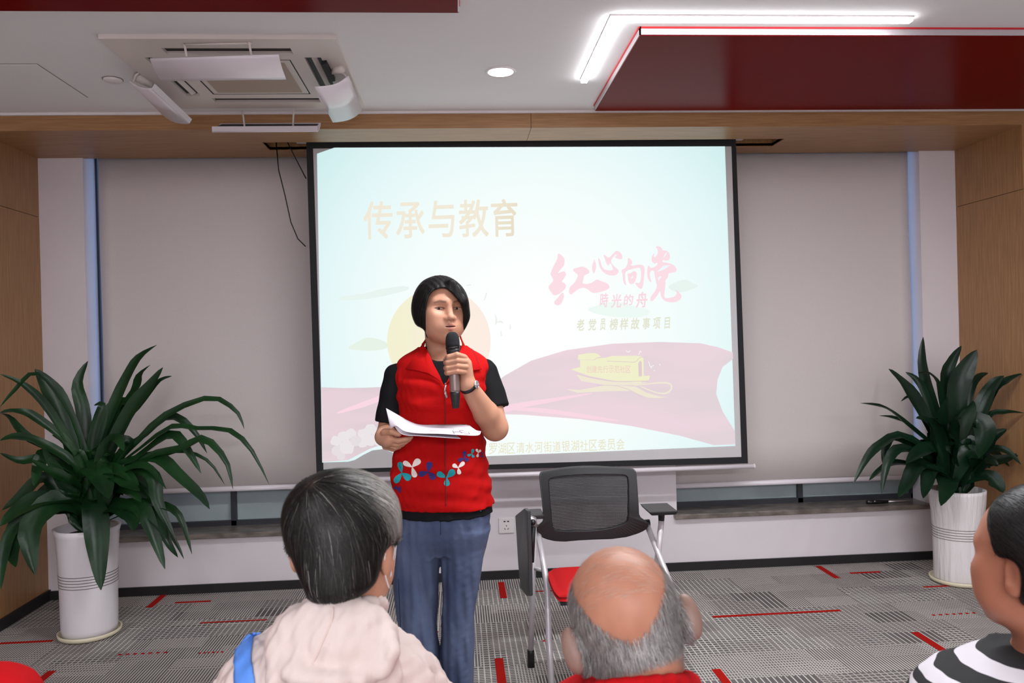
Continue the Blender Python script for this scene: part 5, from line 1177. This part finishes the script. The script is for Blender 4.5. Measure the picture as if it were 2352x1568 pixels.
# watch
ax = (re_-rw)/np.linalg.norm(re_-rw); wc = rw+ax*.004
def bandr(t0, t1, n, r, w, th):
    e1 = np.cross(ax, (0, 1, 0)); e1 /= np.linalg.norm(e1); e2 = np.cross(ax, e1); P = []
    for i in range(n):
        t = t0+(t1-t0)*i/(n-1); o = wc+(e1*math.cos(t)+e2*math.sin(t))*r; P.append([o-ax*w/2, o+ax*w/2])
    return P, e1, e2
P, e1, e2 = bandr(0, 2*math.pi, 40, .0282, .013, 0)
o = link('watch_band', MB().grid(P), m_blk, woman, True); s = o.modifiers.new('s', 'SOLIDIFY'); s.thickness = .0028; s.offset = 0
toward = WP(1088, 874, -.185)-wc; toward -= ax*np.dot(toward, ax); toward /= np.linalg.norm(toward)
link('watch_case', MB().lathe([(.0, .0), (.0125, .0), (.0130, .003), (.0118, .0065), (.0105, .007)], wc+toward*.0275, 30, axis=toward), m_chrome, o, True)
link('watch_dial', MB().lathe([(0, .0072), (.0105, .0072)], wc+toward*.0275, 30, axis=toward), mat('pale_watch_dial', lin(236, 232, 228), .3), o, True)

# ------------------------------------------------------------------ microphone
mic = empty('microphone', MBt); tag(mic, 'black and silver handheld microphone gripped in the speaking woman\'s hand', 'microphone')
ML = np.linalg.norm(MBt-MA)
def mseg(name, prof, m, par=mic): return link(name, MB().lathe(prof, MA, 36, axis=mdir), m, par, True)
m_grille = mat('black_foam', lin(24, 24, 26), .9, bump=.5, bscale=900)
mseg('grille', [(0, -.020), (.010, -.0185), (.0165, -.013), (.0205, -.004), (.0222, .008), (.0225, .020), (.0222, .027)], m_grille)
mseg('grille_band', [(.0222, .027), (.0232, .028), (.0232, .0325), (.0222, .034)], mat('gloss_black', lin(20, 20, 22), .12))
mseg('neck', [(.0222, .034), (.0215, .042), (.0185, .058), (.0165, .062)], m_blk)
m_taupe = mat('taupe_metal', lin(150, 132, 128), .28, metal=.6)
mseg('barrel', [(.0165, .060), (.0168, .07), (.0168, ML*.55), (.0162, ML*.74), (.0160, ML*.765)], m_taupe)
mseg('ring', [(.0165, .0625), (.0290, .064), (.0305, .067), (.0290, .071), (.0170, .073)], mat('grey_rubber_ring', lin(128, 126, 130), .5))
mseg('tail', [(.0160, ML*.765), (.0158, ML*.80), (.0115, ML*.97), (.0105, ML), (0, ML)], m_blk)
# ------------------------------------------------------------------ sheets of paper
m_paper = mat('white_paper', lin(204, 196, 205), .8, spec=.2)
def sheet(name, near, far, dn, df, label, nv=9):
    a = catmull([(x, y, d) for (x, y), d in zip(near, dn)], 28); b = catmull([(x, y, d) for (x, y), d in zip(far, df)], 28)
    P = [[WP(*p)*(1-v)+WP(*q)*v for v in np.linspace(0, 1, nv)] for p, q in zip(a, b)]
    o = link(name, MB().grid(P), m_paper, None, True); s = o.modifiers.new('s', 'SOLIDIFY'); s.thickness = .0006; s.offset = 0; tag(o, label, 'paper', 'papers in the speaking woman\'s hand'); return o, P
up, UPg = sheet('paper_sheet', [(897, 985), (910, 978), (928, 990), (960, 995), (1010, 996), (1060, 999), (1098, 999.5), (1105, 990)], [(886.5, 937), (903, 946), (922, 957), (940, 967), (966, 975), (1010, 974.5), (1072, 974.5), (1086, 987)], [-.235, -.245, -.25, -.255, -.255, -.255, -.25, -.24], [-.215, -.20, -.19, -.17, -.155, -.14, -.135, -.15], 'upper white sheet of paper with a curled corner and thin printed boxes')
lo_, _ = sheet('paper_sheet', [(904, 974), (914, 990), (930, 999), (965, 1001), (1010, 1004), (1058, 1007)], [(906, 972), (925, 986), (945, 989), (985, 994), (1015, 994), (1045, 996)], [-.238, -.247, -.252, -.258, -.258, -.255], [-.232, -.240, -.22, -.20, -.18, -.17], 'lower white sheet of paper showing under the front edge of the other')
# thin printed boxes on the upper sheet
m_ink = mat('printed_ink', lin(120, 108, 124), .8)
UA = np.array(UPg)
def upt(x, y):
    best = None
    U, V = pix(UA.reshape(-1, 3).astype(np.float32)); w = 1/((U-x)**2+(V-y)**2+.4)**2; return (UA.reshape(-1, 3)*w[:, None]).sum(0)/w.sum()
for pts in ([(1055, 989), (1073, 989), (1079, 997), (1062, 997), (1055, 989)], [(1040, 989), (1044, 997)], [(1042, 992.5), (1056, 992.5)], [(1058, 993), (1076, 993)], [(987, 990), (1012, 990)]):
    P = [PY(x, y, upt(x, y)[1])+np.array((0, -.0005, .0012)) for x, y in pts]
    link('printed_line', MB().tube(P, .0006, 5), m_ink, up)
# ================================================================== the seated audience, seen from behind
m_scalp = m_skin
def seated(name_label, O, a, pitch, roll, Yc, top_rows, m_top, shirt_extra=None, body_a=0.0, armr=.045, base=SKIN, sc=1.0, wrinkle=(.003, 70), neck_to=None, topname='jacket', tint=None, headh=.0025, width=.18, earout=0.0, nr=1.0, drop=.115):
    """person on a chair: head O, torso loft from picture rows, legs forward, feet on the floor"""
    hd = Head(O, a, pitch, roll, sc, earout); ctr = np.array((top_rows[len(top_rows)//2][1], Yc, 0.0))
    root = empty('person', (ctr[0], Yc, 0)); tag(root, name_label, 'person')
    fw = np.array((math.sin(body_a), math.cos(body_a), 0)); sd = np.array((math.cos(body_a), -math.sin(body_a), 0))
    nk = np.array(neck_to if neck_to is not None else (ctr[0], Yc, top_rows[0][0]-.03))
    ztop = top_rows[0][0]; sh_z = ztop-drop
    shoulder = [ctr+sd*s*width+np.array((0, 0, sh_z)) for s in (-1, 1)]
    elbow = [s_+sd*k*.05+fw*.03+np.array((0, 0, -.25)) for s_, k in zip(shoulder, (-1, 1))]
    wrist = [ctr+sd*s*.10+fw*.27+np.array((0, 0, .56)) for s in (-1, 1)]
    hip = [ctr+sd*s*.09+np.array((0, 0, .47)) for s in (-1, 1)]; kneep = [h+fw*.42+sd*s*.05+np.array((0, 0, .02)) for h, s in zip(hip, (-1, 1))]; ank = [np.array((k[0], k[1], .08))-fw*.03 for k in kneep]
    def skin(P):
        d = hd.skin(P); d = smin(d, s_cone(P, hd.wor((0, -.028, -.05)), nk, .051*sc*nr, .054*sc*nr), .025)
        d = smin(d, s_cone(P, nk+np.array((0, 0, -.07)), ctr+np.array((0, 0, .50)), .068, .09), .04)
        for i in (0, 1):
            d = smin(d, s_chain(P, [shoulder[i]+np.array((0, 0, -.03)), elbow[i], wrist[i]], [.036, .036, .024], .01), .02)
            h = wrist[i]+fw*.06+sd*(.02 if i == 0 else -.02)
            d = smin(d, s_ell(P, wrist[i]+fw*.045, (.036, .04, .016)), .01)
            for j in range(4): d = smin(d, s_chain(P, [wrist[i]+fw*.07+sd*(j-1.5)*.017, wrist[i]+fw*.105+sd*(j-1.5)*.017+np.array((0, 0, .004)), wrist[i]+fw*.135+sd*(j-1.5)*.016+np.array((0, 0, -.014))], [.009, .008, .007], .003), .003)
            d = smin(d, s_chain(P, [wrist[i]+fw*.02, wrist[i]+fw*.05+sd*(.04 if i == 0 else -.04), wrist[i]+fw*.085+sd*(.045 if i == 0 else -.045)], [.012, .010, .008], .003), .004)
            d = smin(d, s_chain(P, [hip[i], kneep[i], ank[i]], [.07, .05, .036], .02), .03); d = smin(d, s_cone(P, ank[i]+np.array((0, 0, -.045)), ank[i]+fw*.13+np.array((0, 0, -.055)), .03, .025), .02)
        return d
    o = hd.O; R = .15*sc
    lo = o-np.array((R, R, R+.04)); hi = o+np.array((R, R, R))
    solid('body', skin, [(lo, hi, headh), (ctr+np.array((-.40, -.30, .0)), np.array((ctr[0]+.40, Yc+.72, o[2]+R)), .008)], m_skin, root, (lambda P: tint(hd, P)) if tint else (lambda P: hd.tint(P, base, False, True)))
    def top(P):
        d = s_loft(P, top_rows, 2.2)
        for i in (0, 1):
            s0 = shoulder[i]+np.array((0, 0, -.02)); d = smin(d, s_cone(P, s0, elbow[i], armr+.012, armr), .05)
            if shirt_extra != 'short': d = smin(d, s_cone(P, elbow[i], wrist[i]*.9+elbow[i]*.1, armr, .036), .02)
        d = d+wrinkle[0]*folds(P*np.array((1, 1, .7), np.float32), wrinkle[1], 31)
        return d
    def legs(P):
        d = smin(s_chain(P, [hip[0], kneep[0], ank[0]], [.092, .075, .06], .02), s_chain(P, [hip[1], kneep[1], ank[1]], [.092, .075, .06], .02), .03)
        return smin(d, s_ell(P, ctr+np.array((0, 0, .50)), (.17, .13, .12)), .05)+.003*folds(P, 24, 6)
    solid('trousers', legs, [(ctr+np.array((-.32, -.2, .03)), ctr+np.array((.32, .65, .64)), .009)], m_trous, root)
    for i in (0, 1):
        an = ank[i]
        sh = lambda P, an=an: smax(smin(s_cone(P, an-fw*.04+np.array((0, 0, -.038)), an+fw*.15+np.array((0, 0, -.045)), .042, .034), s_cone(P, an+np.array((0, 0, -.03)), an+np.array((0, 0, .01)), .043, .04), .02), .004-P[:, 2], .006)
        solid('shoe', sh, [(np.array((an[0]-.16, an[1]-.16, 0)), np.array((an[0]+.16, an[1]+.25, .15)), .008)], m_shoe, root)
    return root, hd, skin, top
def arow(xl, xr, y, b, Y): 
    a, c = PY(xl, y, Y), PY(xr, y, Y); return ((a[2]+c[2])/2, (a[0]+c[0])/2, Y, (c[0]-a[0])/2, b)
# ---- grey haired woman in the pale pink hooded jacket
Y1 = 1.30
O1 = PY(792, 1249, Y1+.0)
t1 = [arow(728, 860, 1384, .06, Y1-.005), arow(712, 868, 1396, .07, Y1-.005), arow(668, 868, 1416, .075, Y1), arow(610, 880, 1442, .09, Y1-.01), arow(560, 925, 1472, .105, Y1-.02), arow(528, 968, 1502, .115, Y1-.02), arow(505, 1000, 1535, .12, Y1-.02), arow(492, 1016, 1575, .125, Y1-.01), arow(490, 1030, 1750, .13, Y1), arow(490, 1030, 2000, .14, Y1), arow(500, 1020, 2250, .14, Y1)]
root1, hd1, skin1, top1 = seated('seated woman with short grey black hair and pale pink hooded jacket, seen from behind', O1, math.radians(15), math.radians(-6), 0, Y1, t1, m_pinkj, sc=1.0, width=.150, armr=.046, earout=.006, drop=.175, neck_to=PY(800, 1425, Y1-.01), wrinkle=(.004, 45))
J1 = lambda x, y: (480+x/3.0875, 1060+y/3.0875)
hoodpts = [PY(655, 1425, Y1-.05), PY(628, 1480, Y1-.10), PY(665, 1545, Y1-.15), PY(760, 1562, Y1-.165), PY(850, 1550, Y1-.14), PY(890, 1505, Y1-.09), PY(860, 1445, Y1-.05)]
hoodline = catmull(hoodpts, 14)
collar1 = catmull([PY(704, 1392, Y1+.03), PY(712, 1389, Y1-.035), PY(745, 1389, Y1-.072), PY(800, 1392, Y1-.080), PY(848, 1389, Y1-.060), PY(874, 1386, Y1-.01), PY(872, 1386, Y1+.03)], 16)
def jacket1(P):
    d = top1(P); c = PY(765, 1485, Y1-.10); d = smin(d, s_ell(P, c, (.098, .055, .075)), .04)
    d = smin(d, s_chain(P, hoodline, [.011]*14, .006), .012)
    d = smin(d, s_chain(P, collar1, [.0095]*len(collar1), .006), .016)
    for k, (x0, y0, x1, y1) in enumerate(((655, 1420, 628, 1568), (700, 1415, 668, 1540), (730, 1430, 690, 1530), (868, 1420, 905, 1500), (800, 1440, 880, 1530))):
        d = smin(d, s_cone(P, PY(x0, y0, Y1-.09), PY(x1, y1, Y1-.145), .006, .010), .022)
    return d+.0042*folds(P*np.array((1.3, 1, .5), np.float32), 85, 17)+.0016*folds(P*np.array((1, 1, .6), np.float32), 190, 27)
jk1 = solid('hooded_jacket', jacket1, [(np.array((PY(430, 1500, Y1)[0]-.06, Y1-.24, .52)), np.array((PY(1060, 1500, Y1)[0]+.06, Y1+.33, PY(790, 1300, Y1)[2])), .005)], m_pinkj, root1)
m_pinkseam = mat('pink_jacket_seam', lin(214, 192, 184), .8)
on_tube('hood_seam', jacket1, [J1(880, 1035), J1(865, 1140), J1(800, 1290), J1(735, 1440)], .0013, m_pinkseam, root1, .0005, .8)
# hair shell + strands
hairout1 = [J1(*q) for q in ((760, 75), (870, 48), (980, 38), (1100, 62), (1200, 105), (1290, 160), (1345, 240), (1366, 340), (1372, 470), (1366, 540), (1330, 590), (1300, 560), (1275, 600), (1240, 640), (1215, 740), (1190, 830), (1140, 900), (1050, 960), (930, 1000), (800, 1010), (710, 985), (680, 900), (640, 810), (590, 690), (540, 590), (512, 480), (498, 340), (510, 250), (560, 160), (640, 105))]
hairout1 = [tuple(p) for p in smoothpoly(hairout1, 1)]
def hair1(P):
    L = hd1.loc(P); d = s_ell(L, (0, -.012, .024), (.098, .120, .106)); d = smin(d, s_ell(L, (0, -.045, -.05), (.082, .078, .075)), .04)
    U, V = pix(P); d = smax(d, s_poly2(U, V, hairout1)*1.3/FPX, .014)
    q = L.copy(); q[:, 0] = np.abs(q[:, 0])
    d = smax(d, -np.maximum(s_ell(L, (0, .085, -.045), (.095, .085, .085)), -1), .01)     # face stays free
    d = smax(d, -s_ell(q, (.086, -.006, -.016), (.026, .022, .036)), .004)               # ears show
    wh = hd1.wor((-.012, -.075, .085)); r = np.sqrt(((P-wh)**2).sum(1)); d = d+.004*np.exp(-(r/.018)**2)
    return d
m_h1 = mat('grey_black_hair', (1, 1, 1), .45, spec=.35, attr='Col', bump=.2, bscale=120)
wh1 = hd1.wor((-.016, -.070, .088)).astype(np.float32)
def grey1(P):
    L = hd1.loc(P); g = np.clip((L[:, 1]*.8+L[:, 2]*.85+L[:, 0]*.75-.045)/.05, 0, 1); g = g*np.clip((L[:, 2]-.012)/.03, 0, 1); return g
def h1col(P):
    g = grey1(P)[:, None]; c = np.array(lin(26, 23, 22))*(1-g)+np.array(lin(86, 82, 80))*g
    r = np.sqrt(((P-wh1)**2).sum(1)); w = np.exp(-(r/.013)**2)[:, None]*.9; return c*(1-w)+np.array(lin(186, 146, 122))*w
hb1 = (hd1.O+np.array((-.14, -.15, -.16)), hd1.O+np.array((.14, .15, .15)))
solid('hair', hair1, [(hb1[0], hb1[1], .0026)], m_h1, root1, h1col)
rt = pts_on(hair1, hb1[0], hb1[1], 9000, 12)
def dir1(P, g):
    v = P-wh1; v /= np.linalg.norm(v, axis=1)[:, None]+1e-6; L = hd1.loc(P); dn = np.array((0, 0, -1), np.float32); w = np.clip((.07-L[:, 2])/.07, 0, 1)[:, None]
    fw = hd1.R[:, 1]*1.0; sw = hd1.R[:, 0]*.5
    return v*(1-.4*w)+dn*(.15+.7*w)+(fw*.25+sw*.3)*(1-w)
def scol1(r, rs):
    g = np.clip(grey1(r)*1.15+rs.normal(-.05, .10, len(r))+(rs.rand(len(r)) < .012)*.6, 0, 1)[:, None]; return (np.array(lin(24, 22, 21))*(1-g)+np.array(lin(176, 170, 164))*g)*rs.uniform(.6, 1.25, (len(r), 1))
strands('hair_strands', hair1, rt, dir1, 7, .0085, .0011, scol1, m_hairs, root1, (.0004, .0028), 5, lambda p: hair1(p) < .008)
rt = pts_on(hair1, hb1[0], np.array((hb1[1][0], hb1[1][1], hd1.O[2]-.06)), 700, 22, lambda P: hd1.loc(P)[:, 2] < -.06)
# mask at the cheek with its ear loop
m_mask = mat('white_mask_cloth', lin(226, 228, 234), .8)
# the mask proper over mouth and nose (turned away from us)
mk = []
for i in range(9):
    th_ = -1.5+3.0*i/8; rw_ = []
    for j in range(6):
        u = -.02-.085*j/5; rw_.append(hd1.wor(((.070-.004*j*(j > 2))*math.sin(th_), .026+.074*math.cos(th_)*(1.0 if 1 <= j <= 4 else .93), u-.02*(abs(th_) > 1.3)*(j == 0)+.012*(abs(th_) > 1.3)*(j == 5))))
    mk.append(rw_)
mo = link('face_mask', MB().grid(mk), m_mask, root1, True); mo.modifiers.new('s', 'SOLIDIFY').thickness = .002
e0 = hd1.wor((.080, -.014, .012)); 
link('ear_loop', MB().tube(catmull([hd1.wor((.070, .038, -.030)), hd1.wor((.082, .012, .004)), hd1.wor((.082, -.016, .014)), hd1.wor((.080, -.030, -.014)), hd1.wor((.077, -.018, -.044)), hd1.wor((.070, .02, -.072))], 24), .0013, 8), m_mask, mo, True)
# blue shoulder strap
m_strap = mat('blue_webbing', lin(86, 140, 226), .7, bump=.1, bscale=700)
stp = empty('bag_strap', PY(565, 1500, Y1-.1)); tag(stp, 'bright blue bag strap over the pink jacketed woman\'s left shoulder', 'strap')
on_ribbon('webbing', jacket1, [J1(290, 1192), J1(232, 1240), J1(200, 1330), J1(190, 1420), J1(192, 1500), J1(200, 1640)], [J1(352, 1188), J1(325, 1240), J1(310, 1320), J1(308, 1420), J1(322, 1500), J1(345, 1640)], m_strap, stp, .003, .8, 26, 7, .0025)

# ---- balding man with a grey fringe, red shirt
Y2 = 1.09
O2 = PY(1440, 1430, Y2+.015)
t2 = [arow(1368, 1578, 1551, .084, Y2-.02), arow(1346, 1594, 1566, .098, Y2-.02), arow(1322, 1612, 1586, .108, Y2-.02), arow(1240, 1660, 1626, .12, Y2-.015), arow(1150, 1740, 1690, .13, Y2), arow(1120, 1770, 1780, .14, Y2), arow(1130, 1760, 2000, .14, Y2), arow(1140, 1750, 2200, .14, Y2)]
SK2 = np.array(lin(178, 122, 98))
def tint2(hd, P):
    c = hd.tint(P, SK2, False, True); L = hd.loc(P); m = ring2(L)[:, None]*.75; c = c*(1-m)+np.array(lin(118, 104, 98))*m
    n = folds(P, 60, 3)[:, None]*.10; return np.clip(c*(1+n*np.array((.6, 1.0, 1.0))), 0, 1)
def ring2(L):
    az = np.arctan2(np.abs(L[:, 0]+.008), -(L[:, 1]+.005))          # 0 at the back, pi at the front
    lim = .082-.098*np.exp(-(az/.80)**2)   # the bald area dips at the back
    back = np.clip((lim-L[:, 2])/.022, 0, 1); low = np.clip((L[:, 2]+.064+.026*np.clip(az-.7, 0, 1))/.015, 0, 1); front = np.clip((2.15-az)/.25, 0, 1)
    return back*low*front
root2, hd2, skin2, top2 = seated('seated balding man with a thin ring of grey hair and red collar, seen from behind', O2, math.radians(4), math.radians(-20), math.radians(14), Y2, t2, m_redshirt, base=SK2, sc=1.03, tint=tint2, headh=.002, width=.19, earout=.016, nr=.95, neck_to=PY(1462, 1570, Y2-.008))
def shirt2(P):
    d = top2(P); c0 = [PY(x, y, Y) for x, y, Y in ((1350, 1592, Y2-.005), (1374, 1578, Y2-.078), (1455, 1570, Y2-.106), (1548, 1562, Y2-.078), (1594, 1560, Y2-.005))]
    return smin(d, s_chain(P, catmull(c0, 12), [.008]*12, .006), .014)
solid('red_shirt', shirt2, [(np.array((PY(1440, 1600, Y2)[0]-.30, Y2-.22, .50)), np.array((PY(1440, 1600, Y2)[0]+.30, Y2+.34, PY(1440, 1490, Y2)[2])), .006)], m_redshirt, root2)
hb2 = (hd2.O-.16, hd2.O+.16)
rt = pts_on(skin2, hb2[0], hb2[1], 16000, 40, lambda P: (np.random.RandomState(1).rand(len(P)) < ring2(hd2.loc(P))**.7) & (np.abs(hd2.loc(P)[:, 0]) < .08))
cr2 = hd2.wor((.0, -.045, .085)).astype(np.float32)
def dir2(P, g):
    v = P-cr2; v /= np.linalg.norm(v, axis=1)[:, None]+1e-6; return v+hd2.R[:, 2]*-.35
strands('grey_hair', skin2, rt, dir2, 4, .0034, .00075, lambda r, rs: (np.array(lin(180, 174, 172))*rs.uniform(.22, 1.1, (len(r), 1))), m_hairs, root2, (.0006, .0045), 8, lambda p: (np.abs(hd2.loc(p)[:, 0]) < .082) & (hd2.loc(p)[:, 2] > -.062) & (s_ell(np.abs(hd2.loc(p))*A3(1, 0, 0)+hd2.loc(p)*A3(0, 1, 1), (.084, -.016, -.014), (.016, .02, .034)) > .0))
rt = pts_on(skin2, hd2.O+np.array((-.09, -.13, .02)), hb2[1], 900, 41, lambda P: (hd2.loc(P)[:, 2] > .03) & (np.abs(hd2.loc(P)[:, 0]) < .082))
strands('thin_crown_hair', skin2, rt, lambda P, g: hd2.R[:, 1]*-.5+hd2.R[:, 0]*.9+0*P, 4, .0034, .00035, lambda r, rs: (np.array(lin(196, 172, 158))*rs.uniform(.6, 1.1, (len(r), 1))), m_hairs, root2, (.0004, .003), 9)

# ---- dark haired woman at the right edge, striped top, face turned left
Y3 = 1.20
a3 = math.radians(-24); h3 = Head((0, 0, 0), a3, math.radians(-3))
O3 = PY(2332, 1320, Y3-.07)-h3.wor((-.078, -.013, -.013))
t3 = [arow(2325, 2450, 1488, .06, Y3), arow(2280, 2470, 1502, .072, Y3), arow(2210, 2500, 1516, .088, Y3-.01), arow(2150, 2550, 1536, .108, Y3-.01), arow(2122, 2590, 1564, .122, Y3-.01), arow(2105, 2610, 1600, .13, Y3), arow(2100, 2610, 1750, .135, Y3), arow(2110, 2600, 2000, .14, Y3), arow(2120, 2590, 2250, .14, Y3)]
def stripe_mat():
    m = mat('black_white_striped_knit', lin(232, 228, 234), .85); nt = m.node_tree; N = nt.nodes; L = nt.links
    g = N.new('ShaderNodeNewGeometry'); sp = N.new('ShaderNodeSeparateXYZ'); L.new(g.outputs['Position'], sp.inputs[0])
    c = N.new('ShaderNodeCombineXYZ'); mz = N.new('ShaderNodeMath'); mz.operation = 'MULTIPLY_ADD'; L.new(sp.outputs[0], mz.inputs[0]); mz.inputs[1].default_value = .02; L.new(sp.outputs[2], mz.inputs[2])
    d = N.new('ShaderNodeMath'); d.operation = 'DIVIDE'; L.new(mz.outputs[0], d.inputs[0]); d.inputs[1].default_value = .0225
    f = N.new('ShaderNodeMath'); f.operation = 'FRACT'; L.new(d.outputs[0], f.inputs[0]); gt = N.new('ShaderNodeMath'); gt.operation = 'GREATER_THAN'; gt.inputs[1].default_value = .5; L.new(f.outputs[0], gt.inputs[0])
    mx = N.new('ShaderNodeMix'); mx.data_type = 'RGBA'; mx.inputs[6].default_value = (*lin(208, 203, 210), 1); mx.inputs[7].default_value = (*lin(24, 24, 27), 1); L.new(gt.outputs[0], mx.inputs[0]); L.new(mx.outputs[2], N['Principled BSDF'].inputs['Base Color']); return m
m_str = stripe_mat()
SK3 = np.array(lin(168, 110, 86))
root3, hd3, skin3, top3 = seated('seated woman with black hair and a black and white striped top at the right edge', O3, a3, math.radians(-3), 0, Y3, t3, m_str, shirt_extra='long', base=SK3, sc=1.0, body_a=math.radians(-12), width=.165, armr=.046, nr=.92, neck_to=PY(2405, 1500, Y3))
solid('striped_top', top3, [(np.array((PY(2340, 1500, Y3)[0]-.32, Y3-.24, .50)), np.array((PY(2340, 1500, Y3)[0]+.32, Y3+.34, PY(2350, 1470, Y3)[2])), .006)], m_str, root3)
J3 = lambda x, y: (2050+x/3.212, 1080+y/3.212)
hf3 = [J3(*q) for q in ((2600, -200), (1400, -60), (1010, 85), (900, 120), (780, 190), (720, 260), (700, 330), (700, 400), (720, 500), (745, 600), (790, 640), (840, 650), (880, 655), (930, 700), (950, 780), (952, 860), (930, 960), (990, 1010), (1400, 1060), (2600, 1060))]
hf3 = [tuple(p) for p in smoothpoly(hf3, 1)]
def hair3(P):
    L = hd3.loc(P); d = s_ell(L, (0, -.018, .022), (.094, .112, .100)); d = smin(d, s_ell(L, (0, -.06, -.03), (.080, .075, .09)), .04)
    U, V = pix(P); d = smax(d, s_poly2(U, V, hf3)*1.2/FPX, .006)
    q = L.copy(); q[:, 0] = np.abs(q[:, 0]); d = smax(d, -s_ell(L, (0, .095, -.045), (.09, .085, .095)), .008); return smax(d, -s_ell(q, (.086, -.002, -.014), (.022, .020, .034)), .004)
hb3 = (hd3.O-.16, hd3.O+.16)
solid('hair', hair3, [(hb3[0], hb3[1], .003)], m_hair, root3)
rt = pts_on(hair3, hb3[0], hb3[1], 2500, 51)
strands('hair_strands', hair3, rt, lambda P, g: hd3.R[:, 1]*-.8+hd3.R[:, 2]*-.6+0*P, 6, .009, .0012, lambda r, rs: np.array(lin(26, 23, 23))*rs.uniform(.5, 1.5, (len(r), 1)), m_hairs, root3, (.0004, .002), 6, lambda p: hair3(p) < .006)

# ---- person in red at the left edge: only the sleeve reaches the picture
Y4 = 1.18
cx4 = PY(-302, 1500, Y4)[0]
t4 = [arow(-357, -237, 1422, .06, Y4), arow(-417, -177, 1454, .08, Y4), arow(-487, -117, 1492, .105, Y4), arow(-512, -87, 1537, .12, Y4), arow(-517, -75, 1612, .13, Y4), arow(-517, -75, 1792, .14, Y4), arow(-507, -77, 2192, .14, Y4)]
root4, hd4, skin4, top4 = seated('person in a red shirt cut off at the bottom left corner', np.array((cx4, Y4+.02, t4[0][0]+.13)), 0, 0, 0, Y4, t4, m_redshirt, shirt_extra='short', width=.172, armr=.050)
solid('red_shirt', top4, [(np.array((cx4-.32, Y4-.24, .50)), np.array((cx4+.32, Y4+.34, t4[0][0])), .007)], m_redshirt, root4)
hb4 = (hd4.O-.16, hd4.O+.16)
def hair4(P):
    L = hd4.loc(P); d = s_ell(L, (0, -.016, .022), (.088, .106, .095)); q = L.copy(); q[:, 0] = np.abs(q[:, 0])
    d = smax(d, -s_ell(L, (0, .09, -.04), (.09, .085, .09)), .008); d = smax(d, -s_ell(q, (.086, -.004, -.014), (.022, .018, .034)), .004); return smax(d, -(L[:, 2]+.07), .01)
solid('hair', hair4, [(hb4[0], hb4[1], .005)], m_hair, root4)
